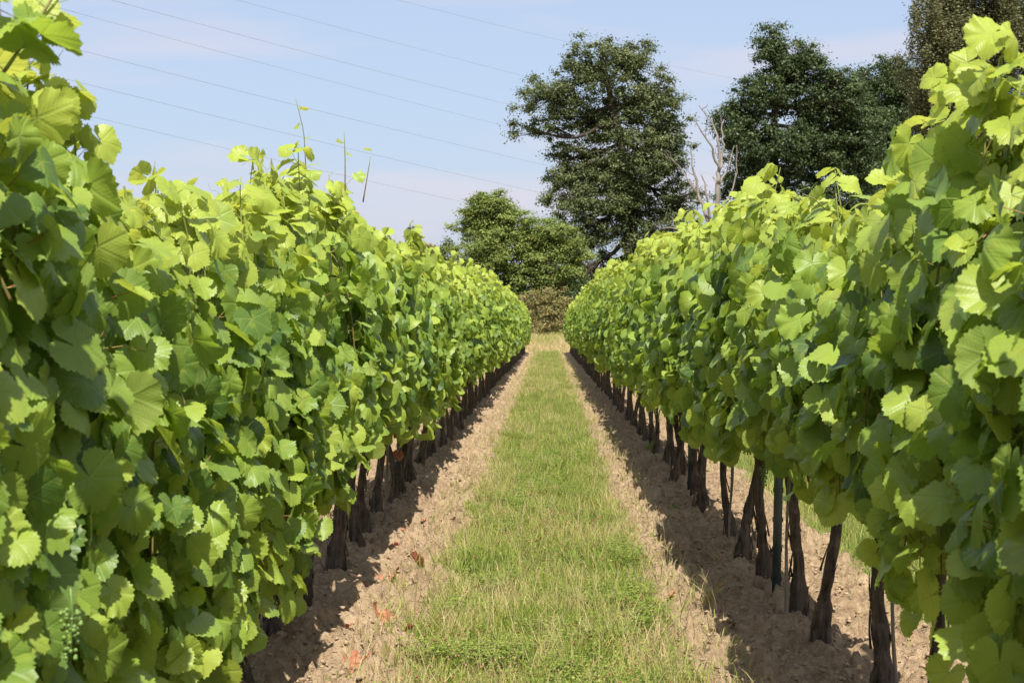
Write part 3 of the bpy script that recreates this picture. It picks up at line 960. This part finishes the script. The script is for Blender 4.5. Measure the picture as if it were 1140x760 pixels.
# ------------------------------------------------------------------ fallen dry leaves, withered leaves hanging in the row, weeds
def dry_leaf(seed, size):
    g = np.random.default_rng(seed)
    V, F, UV = leaf_template(41, 4, 0.14, 700 + seed, 0.05)
    V = V.copy()
    rr = np.hypot(V[:, 0], V[:, 1])
    V[:, 2] = V[:, 2] * 1.3 + 0.45 * rr ** 2 + 0.45 * (fbm(V[:, 0] * 3 + seed, V[:, 1] * 3, seed * 1.1, 3) - 0.5) * rr * 2
    V[:, :2] *= (1 - 0.28 * rr ** 2)[:, None]
    V *= size
    V[:, 2] -= np.percentile(V[:, 2], 12)
    return mesh('fallen_leaf', V, F, M['dry_leaf'], True, UV)


spots = [(400, 745, 0.105, 'crinkled red brown fallen leaf on soil, nearest the bottom of the photo'),
         (428, 700, 0.10, 'curled orange brown fallen leaf on bare soil, second from the bottom of the photo'),
         (412, 657, 0.11, 'pale pinkish fallen leaf on the soil beside the thick left trunk'),
         (434, 652, 0.09, 'small dark curled fallen leaf lying right beside the pale pinkish one'),
         (462, 630, 0.10, 'upright curled rusty fallen leaf on soil, highest of those left of the grass'),
         (600, 610, 0.035, 'small red brown dead leaf caught in the middle of the grass strip'),
         (530, 631, 0.033, 'tiny red dead leaf in the left part of the grass strip'),
         (612, 578, 0.038, 'small rust leaf highest in the grass strip'),
         (655, 722, 0.035, 'brown withered dock leaf in the grass near the bottom of the photo')]
for k, (px, py, s, lab) in enumerate(spots):
    D = CAM_H * F_PX / (py - VY)
    p = at(px, py, D)
    zg = float(ground_z(np.array(p[0]), np.array(p[1])))
    o = link('fallen_leaf', dry_leaf(k, s), None, (p[0], p[1], zg + (0.012 if k < 5 else 0.045)))
    o.rotation_euler = (rnd.uniform(-0.3, 0.5), rnd.uniform(-0.4, 0.4), rnd.uniform(0, 6))
    tag(o, lab, 'fallen leaf', 'dead leaves on the ground')
for k in range(22):
    D = rnd.uniform(6.4, 15); X = rnd.uniform(-1.02, -0.5) if k < 16 else rnd.uniform(0.5, 0.85)
    o = link('fallen_leaf', dry_leaf(60 + k, rnd.uniform(0.018, 0.042)), None, (X, D, float(ground_z(np.array(X), np.array(D))) + 0.010))
    o.rotation_euler = (rnd.uniform(-0.4, 0.4), rnd.uniform(-0.4, 0.4), rnd.uniform(0, 6))
    tag(o, 'small dry scrap of a reddish dead leaf lying loose on the bare soil', 'fallen leaf', 'small dead leaf scraps on the soil')
for k, (px, py, D, s, lab) in enumerate(((437, 482, 12.3, 0.075, 'dead red brown leaf hanging highest under the left row foliage'),
                                         (443, 508, 12.3, 0.065, 'withered tan red leaf hanging lowest over the second left metal post'),
                                         (430, 492, 12.2, 0.055, 'small dark red dead leaf hanging left of the others in the left row'),
                                         (1094, 385, 3.35, 0.030, 'rusty dry leaf scrap caught among the right foreground leaves'))):
    o = link('withered_leaf', dry_leaf(30 + k, s), None, tuple(at(px, py, D)))
    o.rotation_euler = (R(70) + rnd.uniform(-0.3, 0.3), rnd.uniform(-0.5, 0.5), rnd.uniform(-0.6, 0.6))
    tag(o, lab, 'withered leaf', 'dead leaves hanging in the vines')

gw = [(726, 512, 0.10, 40, 'small green weed at the right edge of the grass beside the soil'), (752, 572, 0.07, 26, 'low weed sprouting on the soil edge right of the grass'),
      (700, 470, 0.08, 26, 'small weed low at the far right edge of the grass'), (790, 690, 0.16, 46, 'straw weed tuft on the bare soil at right near the bottom of the photo'),
      (800, 640, 0.14, 30, 'thin wispy weed tuft on the bare soil under the right row'), (505, 612, 0.05, 20, 'tiny weed on the soil left of the grass'),
      (735, 752, 0.15, 50, 'tall straw tuft where grass meets soil at the bottom right of the strip')]
for k, (px, py, h, n, lab) in enumerate(gw):
    D = CAM_H * F_PX / (py - VY)
    p = at(px, py, D)
    P = np.stack([rng.normal(0, 0.02, n), rng.normal(0, 0.02, n), np.full(n, -0.01)], -1)
    t0 = 0.9 if 'straw' in lab or 'wispy' in lab else 0.3
    V, F, T = blades(P, h * (0.5 + 0.6 * rng.random(n)), np.full(n, 0.002 if t0 > 0.5 else 0.004), 0.5 + 0.8 * rng.random(n), np.clip(t0 + 0.18 * rng.standard_normal(n), 0, 1), '', None)
    tag(link('weed', mesh('weed', V, F, M['grass'], False, None, {'tint': T}), None, (p[0], p[1], float(ground_z(np.array(p[0]), np.array(p[1]))))), lab, 'weed', 'weeds on the soil edges')


# ------------------------------------------------------------------ trees behind
def crown_leaves(clumps, rad, per, lsize, g, flat=0.7, hang=0.0, up=0.5, tintbase=None):
    """clumps (n,3): leaf clumps; returns V, F, tint."""
    n = len(clumps)
    rad = np.broadcast_to(rad, (n,))
    idx = np.repeat(np.arange(n), per)
    m = len(idx)
    q = g.normal(0, 1, (m, 3)); q /= np.linalg.norm(q, axis=1)[:, None]
    r = np.clip(np.abs(g.normal(0, 0.6, m)) + 0.1, 0, 1.25)
    off = q * r[:, None]
    off[:, 2] = off[:, 2] * flat + (0.12 if flat < 0.5 else 0)
    p = clumps[idx] + off * rad[idx][:, None]
    if hang:
        p[:, 2] -= hang * g.random(m) ** 1.3
    nrm = q * 0.7 + np.array([0, 0, up]) + g.normal(0, 0.55, (m, 3))
    nrm /= np.linalg.norm(nrm, axis=1)[:, None]
    a = np.cross(nrm, g.normal(0, 1, (m, 3)) + (np.array([0, 0, 2.0]) if hang else 0)); a /= np.linalg.norm(a, axis=1)[:, None]
    b = np.cross(nrm, a)
    s = lsize * (0.6 + 0.8 * g.random(m))[:, None]
    V = np.stack([p - a * s, p + b * s * 0.52 + nrm * s * 0.12, p + a * s, p - b * s * 0.52 + nrm * s * 0.12], 1).reshape(-1, 3)
    F = np.arange(len(V)).reshape(-1, 4)
    ct = g.normal(0.5, 0.16, n) if tintbase is None else tintbase
    tint = np.clip(ct[idx] + g.normal(0, 0.13, m), 0, 1)
    return V, F, np.repeat(tint, 4)


def lobes_to_clumps(lobes, D, count, g, shell=0.55, depth=0.8):
    """lobes in pixels of the photograph: (px, py, rx, ry, depth offset m, weight)."""
    out, owner = [], []
    w = np.array([l[2] * l[3] * (l[5] if len(l) > 5 else 1) for l in lobes], float); w /= w.sum()
    cen = []
    for k, l in enumerate(lobes):
        c = at(l[0], l[1], D + l[4]); rx = l[2] / F_PX * D; rz = l[3] / F_PX * D
        cen.append(c)
        n = max(4, int(count * w[k]))
        q = g.normal(0, 1, (n, 3)); q /= np.linalg.norm(q, axis=1)[:, None]
        r = g.random(n) ** shell * np.where(g.random(n) < 0.12, 1.22, 1.0)
        lump = 0.70 + 0.55 * vnoise(q[:, 0] * 2.8 + k * 3, q[:, 1] * 2.8, q[:, 2] * 2.8 + D)
        out.append(c + q * (r * lump)[:, None] * np.array([rx, min(rx, rz) * depth + 0.2 * rx, rz]))
        owner += [k] * n
    return np.concatenate(out), np.array(owner), np.array(cen)


def branch(geo, a, b, r0, r1, g, wob=0.08, n=8, sides=6, sag=0.0):
    t = np.linspace(0, 1, n)[:, None]
    L = np.linalg.norm(b - a)
    P = a + (b - a) * t
    for f in (1.0, 2.1):
        P = P + np.sin(t * np.pi * f + g.random(3) * 6) * g.normal(0, wob * L / f, 3) * np.sin(t * np.pi)
    P[:, 2:] += sag * L * np.sin(t * np.pi)
    V, F = tube(P, np.linspace(r0, r1, n), sides)
    geo.add(V, F)
    return P


def tree(name, label, D, base_px, lobes, mat, bark, g_seed, count, crad, per, lsize, trunk_r, flat=0.7, hang=0.0, top_px=None, fork=0.25, group='trees beyond the end of the rows', shell=0.55, up=0.5, tfun=None, cat='tree'):
    g = np.random.default_rng(g_seed)
    X = (base_px - VX) / F_PX * D
    zb = float(ground_z(np.array(X), np.array(float(D))))
    base = np.array([X, D, zb])
    cl, own, cen = lobes_to_clumps(lobes, D, count, g, shell)
    keep = cl[:, 2] > zb + 0.4
    cl, own = cl[keep], own[keep]
    root = empty(name, tuple(base))
    tag(root, label, cat, group)
    geo = Geo()
    top = at(top_px[0], top_px[1], D) if top_px else cen[np.argmax(cen[:, 2])]
    z = np.linspace(0, 1, 14)[:, None]
    TP = base + (top - base) * z + np.array([1, 0, 0]) * np.sin(z * 5 + g_seed) * 0.02 * (top[2] - zb)
    TP[0, 2] -= 0.5
    V, F = tube(TP, trunk_r * np.linspace(1.15, 0.22, 14) ** 0.9, 12)
    geo.add(V, F)
    for k, c in enumerate(cen):
        zt = np.clip(fork + (c[2] - zb) / (top[2] - zb) * 0.62, fork, 0.93)
        a = base + (top - base) * zt + np.array([1, 0, 0]) * math.sin(zt * 5 + g_seed) * 0.02 * (top[2] - zb)
        if c[2] - zb < 0.8: a = base
        P = branch(geo, a, c, trunk_r * (0.5 - 0.28 * zt), trunk_r * 0.12, g, 0.06, 9)
        ids = np.where(own == k)[0]
        for i in ids[:: max(1, len(ids) // 55)]:
            s = P[int(g.integers(4, 9))]
            branch(geo, s, cl[i], trunk_r * 0.10, trunk_r * 0.02, g, 0.07, 5, 4)
    geo.V = [v - base for v in geo.V]
    link('trunk', geo.mesh('trunk', bark), root)
    tb = np.clip(g.normal(0.5, 0.15, len(cl)), 0, 1)
    if tfun is not None: tb = tfun(cl, tb, zb)
    V, F, T = crown_leaves(cl, crad * (0.7 + 0.6 * g.random(len(cl))), per, lsize, g, flat, hang, up, tb)
    link('crown', mesh('crown', V - base, F, mat, False, None, {'tint': T}), root)
    return root


M['oak'] = attr_leaf_mat('oak_leaf', [(0, (0.045, 0.058, 0.022)), (0.5, (0.095, 0.115, 0.042)), (1, (0.17, 0.19, 0.075))], [(0, (0.06, 0.09, 0.02)), (1, (0.20, 0.25, 0.06))], 0.22, 0.5, 0.3)
M['oakdark'] = attr_leaf_mat('dark_oak_leaf', [(0, (0.028, 0.042, 0.016)), (0.5, (0.056, 0.080, 0.027)), (1, (0.10, 0.13, 0.045))], [(0, (0.04, 0.08, 0.02)), (1, (0.12, 0.2, 0.05))], 0.2, 0.5, 0.3)
M['robinia'] = attr_leaf_mat('robinia_leaf', [(0, (0.10, 0.140, 0.034)), (0.5, (0.18, 0.225, 0.055)), (0.9, (0.26, 0.29, 0.075)), (1, (0.24, 0.18, 0.08))], [(0, (0.12, 0.2, 0.03)), (1, (0.3, 0.38, 0.08))], 0.3, 0.55, 0.25)
M['birch'] = attr_leaf_mat('birch_leaf', [(0, (0.055, 0.055, 0.024)), (0.5, (0.105, 0.103, 0.042)), (1, (0.18, 0.17, 0.075))], [(0, (0.08, 0.09, 0.03)), (1, (0.22, 0.24, 0.08))], 0.22, 0.5, 0.3)
M['bush'] = attr_leaf_mat('bush_leaf', [(0, (0.12, 0.125, 0.04)), (0.4, (0.22, 0.21, 0.075)), (0.75, (0.33, 0.26, 0.11)), (1, (0.42, 0.25, 0.12))], [(0, (0.15, 0.2, 0.05)), (1, (0.35, 0.3, 0.1))], 0.25, 0.6, 0.2)
M['spruce'] = attr_leaf_mat('spruce_needles', [(0, (0.022, 0.040, 0.026)), (1, (0.075, 0.11, 0.075))], [(0, (0.03, 0.06, 0.03)), (1, (0.08, 0.12, 0.06))], 0.1, 0.6, 0.2)

tree('oak_tree', 'tallest broad olive green oak behind the gap, its upper left limb reaching out', 140, 716,
     [(655, 78, 42, 38, 0), (700, 70, 40, 30, 1), (610, 110, 46, 28, -1, 0.8), (590, 145, 28, 16, -1, 0.55), (735, 115, 30, 32, 0), (665, 135, 66, 34, 1), (628, 180, 30, 24, 0, 0.7), (742, 160, 30, 40, 0), (706, 112, 30, 34, 0),
      (720, 170, 45, 35, -1), (660, 190, 42, 30, 1), (695, 205, 58, 36, 0), (632, 205, 24, 20, 0), (640, 228, 38, 26, -1), (700, 240, 60, 40, 0), (755, 230, 26, 40, 1), (655, 268, 48, 26, 0), (735, 280, 46, 30, -1), (690, 310, 75, 22, 1), (640, 325, 60, 24, -2), (740, 330, 60, 24, 0)],
     M['oak'], M['oak_bark'], 5, 1350, 0.82, 150, 0.105, 0.62, top_px=(672, 62), fork=0.3, flat=0.6)
tree('oak_tree', 'dark green oak with a ragged notched top, right of the bare dead tree', 130, 875,
     [(858, 55, 26, 24, 0), (885, 72, 36, 24, 0), (930, 98, 32, 26, 0), (825, 150, 34, 30, 0), (955, 150, 40, 40, 1), (880, 85, 40, 28, 1), (845, 110, 32, 30, -1), (815, 130, 24, 18, 0, 0.8), (905, 120, 44, 34, 1), (935, 115, 26, 30, 0), (860, 165, 62, 34, -1), (920, 175, 60, 40, 1), (850, 210, 52, 30, 0), (920, 235, 80, 34, 0), (838, 190, 30, 22, 0), (860, 280, 90, 34, 1)],
     M['oakdark'], M['oak_bark'], 8, 1300, 0.78, 140, 0.105, 0.55, top_px=(862, 60), fork=0.3, flat=0.65)
tree('oak_tree', 'rounder green oak between the notched dark oak and the drooping birch', 138, 985,
     [(985, 92, 34, 28, 0), (955, 110, 26, 26, 0), (1015, 110, 36, 36, 1), (1005, 130, 40, 34, 1), (965, 140, 34, 34, -1), (985, 190, 60, 40, 0), (1000, 250, 70, 40, 1)],
     M['oakdark'], M['oak_bark'], 12, 1000, 0.9, 120, 0.11, 0.45, top_px=(988, 95), fork=0.3, flat=0.65)
tree('birch_tree', 'brownish green birch with drooping leaf curtains rising past the top right corner', 96, 1085,
     [(1075, -60, 55, 50, 0), (1045, 0, 34, 42, 0), (1100, 10, 55, 45, 1), (1048, 60, 36, 46, 0), (1035, 95, 34, 46, 0), (1042, 30, 36, 40, -1), (1090, 80, 55, 45, 1), (1145, 40, 60, 60, 0), (1045, 120, 34, 40, 0, 0.8), (1100, 150, 60, 45, -1), (1040, 170, 34, 40, 0, 0.8), (1110, 220, 80, 50, 1)],
     M['birch'], M['oak_bark'], 21, 1500, 0.55, 150, 0.075, 0.32, flat=1.4, hang=1.1, top_px=(1078, -80), fork=0.25)
tree('robinia_tree', 'lighter feathery green tree with layered foliage left of the tall oak', 118, 575,
     [(546, 226, 24, 16, 0), (530, 238, 20, 16, 0), (562, 240, 26, 18, 0), (532, 256, 26, 20, 1), (575, 262, 50, 26, 0), (545, 285, 46, 26, -1), (610, 270, 34, 26, 0), (600, 300, 52, 26, 0), (640, 285, 18, 20, 1), (560, 325, 60, 26, 0), (620, 325, 38, 26, 1), (525, 310, 28, 26, 1)],
     M['robinia'], M['oak_bark'], 31, 850, 0.72, 180, 0.082, 0.28, flat=0.42, top_px=(550, 228), fork=0.2, up=0.8)
tree('dead_leaf_bush', 'brownish yellow bush closing the far end of the grass path', 111, 611,
     [(612, 343, 24, 25, 0), (594, 350, 20, 24, 0.5), (630, 350, 18, 24, 0), (610, 364, 32, 14, -0.5)],
     M['bush'], M['oak_bark'], 41, 300, 0.36, 80, 0.065, 0.05, top_px=(612, 328), fork=0.1, group='bushes at the far end', cat='bush')
# darker bushes and undergrowth along the wood's edge
for k, (px, py, rx, ry, D, lab) in enumerate(((560, 350, 34, 26, 114, 'dark green bush under the feathery tree, left of the brownish bush'),
                                              (515, 325, 24, 30, 121, 'grey green bush at the left foot of the feathery tree'),
                                              (648, 340, 22, 26, 116, 'dark bush low behind the end of the right row'),
                                              (700, 335, 44, 34, 124, 'dark bush under the tall oak'),
                                              (775, 320, 46, 40, 124, 'dark bush at the foot of the bare dead tree'),
                                              (850, 310, 50, 50, 122, 'dark bush under the notched dark oak'),
                                              (950, 300, 60, 60, 120, 'dark bush under the rounder oak, hidden behind the right row'),
                                              (1060, 290, 70, 70, 110, 'dark bush under the drooping birch, hidden behind the right row'))):
    tree('bush', lab, D, px, [(px, py, rx, ry, 0), (px - rx * 0.5, py + ry * 0.3, rx * 0.6, ry * 0.6, 1), (px + rx * 0.5, py + ry * 0.35, rx * 0.6, ry * 0.6, -1)],
         M['oakdark'] if k not in (1, 4) else M['oak'], M['oak_bark'], 60 + k, 150 if k < 3 else 220, 0.55, 70, 0.11, 0.08, fork=0.05, group='bushes at the far end', cat='bush')
for k, (px, py, D, hgt, lab) in enumerate(((480, 272, 135, 30, 'pale yellowish shrub peeking over the left row, right of the small spruce'),
                                           (494, 268, 132, 30, 'thin pointed grey green shrub just left of the feathery tree'),
                                           (466, 280, 138, 26, 'low green shrub between the small spruce and the pale shrub'))):
    tree('shrub', lab, D, px, [(px, py + 10, 10, 12, 0), (px, py + 30, 16, 18, 0), (px, py + 55, 20, 24, 0)], M['bush'] if k != 1 else M['oak'], M['oak_bark'], 80 + k, 130, 0.45, 55, 0.10, 0.08, fork=0.1, group='shrubs beyond the left row', cat='shrub')

# small spruce
D = 140.0
b = at(457, 362, D); b[2] = float(ground_z(b[0], D))
top = at(457, 250, D)
g = np.random.default_rng(91)
root = empty('spruce_tree', tuple(b)); tag(root, 'small dark pointed spruce tip showing over the left row', 'tree', 'trees beyond the end of the rows')
geo = Geo(); V, F = tube(np.array([[0, 0, -0.3], [0, 0, (top - b)[2] * 0.5], [0, 0, (top - b)[2]]]), [0.2, 0.1, 0.02], 8); geo.add(V, F)
cl = []
Hs = (top - b)[2]
for z in np.arange(0.8, Hs, 0.42):
    L = 0.24 * (Hs - z) + 0.12
    for a in np.arange(0, 6.28, 6.28 / max(5, int(L * 6))):
        a += g.normal(0, 0.2)
        L2 = L * g.uniform(0.6, 1.25); zz = z + g.uniform(-0.25, 0.25); e = np.array([math.cos(a) * L2, math.sin(a) * L2, zz - 0.15 * L2])
        branch(geo, np.array([0, 0, z]), e, 0.03, 0.008, g, 0.02, 4, 4)
        for t in np.linspace(0.25, 1, max(2, int(L / 0.3))): cl.append(np.array([0, 0, z]) * (1 - t) + e * t)
link('trunk', geo.mesh('trunk', M['oak_bark']), root)
V, F, T = crown_leaves(np.array(cl), 0.24, 26, 0.09, g, 0.5, 0.1, 0.5)
link('crown', mesh('crown', V, F, M['spruce'], False, None, {'tint': T}), root)

# bare dead tree
D = 112.0
b = at(792, 362, D); b[2] = float(ground_z(b[0], D))
root = empty('dead_tree', tuple(b)); tag(root, 'bare leafless dead tree with pale forked limbs between the two tall oaks', 'tree', 'trees beyond the end of the rows')
geo = Geo()
g = np.random.default_rng(14)


def limb(pts, r0, r1, twigs=0):
    P = np.array([at(a, c_, D + d_) for a, c_, d_ in pts]) - b
    P[0, 2] = max(P[0, 2], -0.4) if pts[0][1] < 362 else -0.4
    Q = path_nodes(P, 0.35)
    Q[1:-1] += g.normal(0, 0.05, (len(Q) - 2, 3))
    V, F = tube(Q, 0.62 * np.linspace(r0, r1, len(Q)), 8)
    geo.add(V, F)
    for _ in range(twigs // 2):
        i = int(g.integers(len(Q) // 3, len(Q)))
        e = Q[i] + np.array([g.normal(0, 0.7), g.normal(0, 0.6), g.uniform(0.1, 1.2)])
        branch(geo, Q[i], e, 0.035, 0.010, g, 0.12, 6, 5)


limb([(794, 380, 0), (797, 250, 0), (799, 200, 0)], 0.34, 0.26)
limb([(799, 205, 0), (801, 180, 0.2), (798, 150, 0.3), (786, 130, 0.5), (776, 116, 0.6)], 0.22, 0.035, 6)
limb([(800, 190, 0), (793, 168, -0.4), (783, 150, -0.7), (771, 135, -0.9), (773, 122, -1)], 0.15, 0.03, 4)
limb([(800, 190, 0), (804, 165, 0.4), (803, 140, 0.5), (806, 132, 0.7)], 0.17, 0.05, 3)
limb([(799, 208, 0), (808, 190, 0.5), (814, 172, 0.8), (818, 158, 1)], 0.14, 0.03, 4)
limb([(794, 260, 0), (779, 225, 0.6), (772, 195, 0.8), (768, 168, 1), (770, 160, 1)], 0.24, 0.05, 4)
limb([(775, 215, 0.7), (764, 200, 1.0), (755, 185, 1.3), (738, 172, 1.5)], 0.12, 0.02, 5)
limb([(790, 245, 0), (786, 215, -0.5), (783, 198, -0.6), (776, 190, -0.8)], 0.16, 0.04, 3)
limb([(798, 240, 0), (808, 225, 0.6), (816, 210, 0.9), (820, 175, 1.1), (819, 160, 1.2)], 0.12, 0.03, 4)
limb([(785, 262, 0), (760, 258, -0.7), (735, 252, -1.0), (724, 246, -1.1)], 0.14, 0.03, 4)
link('trunk', geo.mesh('trunk', M['deadwood']), root)

# ------------------------------------------------------------------ power line and its pylon at the left edge
PX, PY = (-15 - VX) / F_PX * 150.0, 150.0
pyl = empty('power_pylon', (PX, PY, 0), -math.atan2(112, 300))
tag(pyl, 'grey lattice power pylon whose crossarm end peeks through the leaves at the left edge', 'pylon')
geo = Geo()


def bar(a, b_, r=0.07):
    V, F = tube(np.array([a, b_], float), r, 4); geo.add(V, F)


def bodyw(z): return np.interp(z, [0, 22, 39.7], [3.4, 0.95, 0.25])


zs = list(np.linspace(0, 22, 8)) + list(np.linspace(24, 39.7, 9))
for z0, z1 in zip(zs[:-1], zs[1:]):
    w0, w1 = bodyw(z0), bodyw(z1)
    c0 = [(w0, w0), (w0, -w0), (-w0, -w0), (-w0, w0)]; c1 = [(w1, w1), (w1, -w1), (-w1, -w1), (-w1, w1)]
    for i in range(4):
        k = (i + 1) % 4
        bar((*c0[i], z0), (*c1[i], z1), 0.10)
        bar((*c0[i], z0), (*c1[k], z1), 0.05); bar((*c0[k], z0), (*c1[i], z1), 0.05)
        bar((*c1[i], z1), (*c1[k], z1), 0.05)
link('mast', geo.mesh('mast', M['steel'], False), pyl)
tips = {}
for key, z, L in (('low_right', 23.9, 5.6), ('low_left', 23.9, -5.6), ('mid_right', 31.9, 5.6), ('mid_left', 33.3, -5.6), ('short_right', 27.4, 3.2), ('short_left', 38.0, -4.0)):
    geo = Geo(); w = bodyw(z) * (1 if L > 0 else -1); wz = bodyw(z)
    n_ = 6
    for s in (-wz, wz):
        for h0 in (0, 1.3):
            bar((w, s, z + h0), (L, 0, z + 0.15), 0.06)
    for i in range(n_):
        t0, t1 = i / n_, (i + 1) / n_
        for s in (-1, 1):
            p0 = np.array([w + (L - w) * t0, s * wz * (1 - t0), z + 0.15 * t0]); p1 = np.array([w + (L - w) * t1, s * wz * (1 - t1), z + 1.3 - 1.15 * t1])
            bar(p0, p1, 0.035)
            p2 = np.array([w + (L - w) * t1, -s * wz * (1 - t1), z + 0.15 * t1]); bar(p0, p2, 0.035)
    link('crossarm', geo.mesh('crossarm', M['steel'], False), pyl)
    geo = Geo()
    t = np.linspace(0, 1, 25)
    V, F = tube(np.stack([np.full(25, L), 0 * t, z + 0.1 - 0.7 * t], -1), 0.05 + 0.05 * (np.arange(25) % 2), 8); geo.add(V, F)
    link('insulator', geo.mesh('insulator', M['slot']), pyl)
    ca, sa = math.cos(-math.atan2(112, 300)), math.sin(-math.atan2(112, 300))
    tips[key] = np.array([PX + L * ca, PY + L * sa, z - 0.6])
tips['top'] = np.array([PX, PY, 39.7])
ends = {'top': (900, 104, 'highest faint power line, crossing beyond the tall oak top'), 'short_left': (900, 156, 'second highest power line, meeting the tall oak near its upper left'),
        'mid_right': (900, 188, 'third power line from the top, starting at the photo top left of centre'), 'mid_left': (900, 215, 'fourth power line from the top'),
        'short_right': (900, 241, 'third power line from the bottom, crossing by the tallest bare shoot'), 'low_right': (900, 270, 'second lowest power line, leading from the crossarm tip at the left edge'),
        'low_left': (900, 297, 'lowest power line, ending behind the feathery tree')}
for key, (ex, ey, lab) in ends.items():
    a, e = tips[key], at(ex, ey, 450)
    t = np.linspace(0, 1, 60)[:, None]
    P = a + (e - a) * t
    P[:, 2:] -= 4 * 1.6 * t * (1 - t)
    V, F = tube(P, 0.017, 5)
    tag(link('power_line', mesh('power_line', V, F, M['cable'])), lab, 'power line', 'power lines crossing the sky')
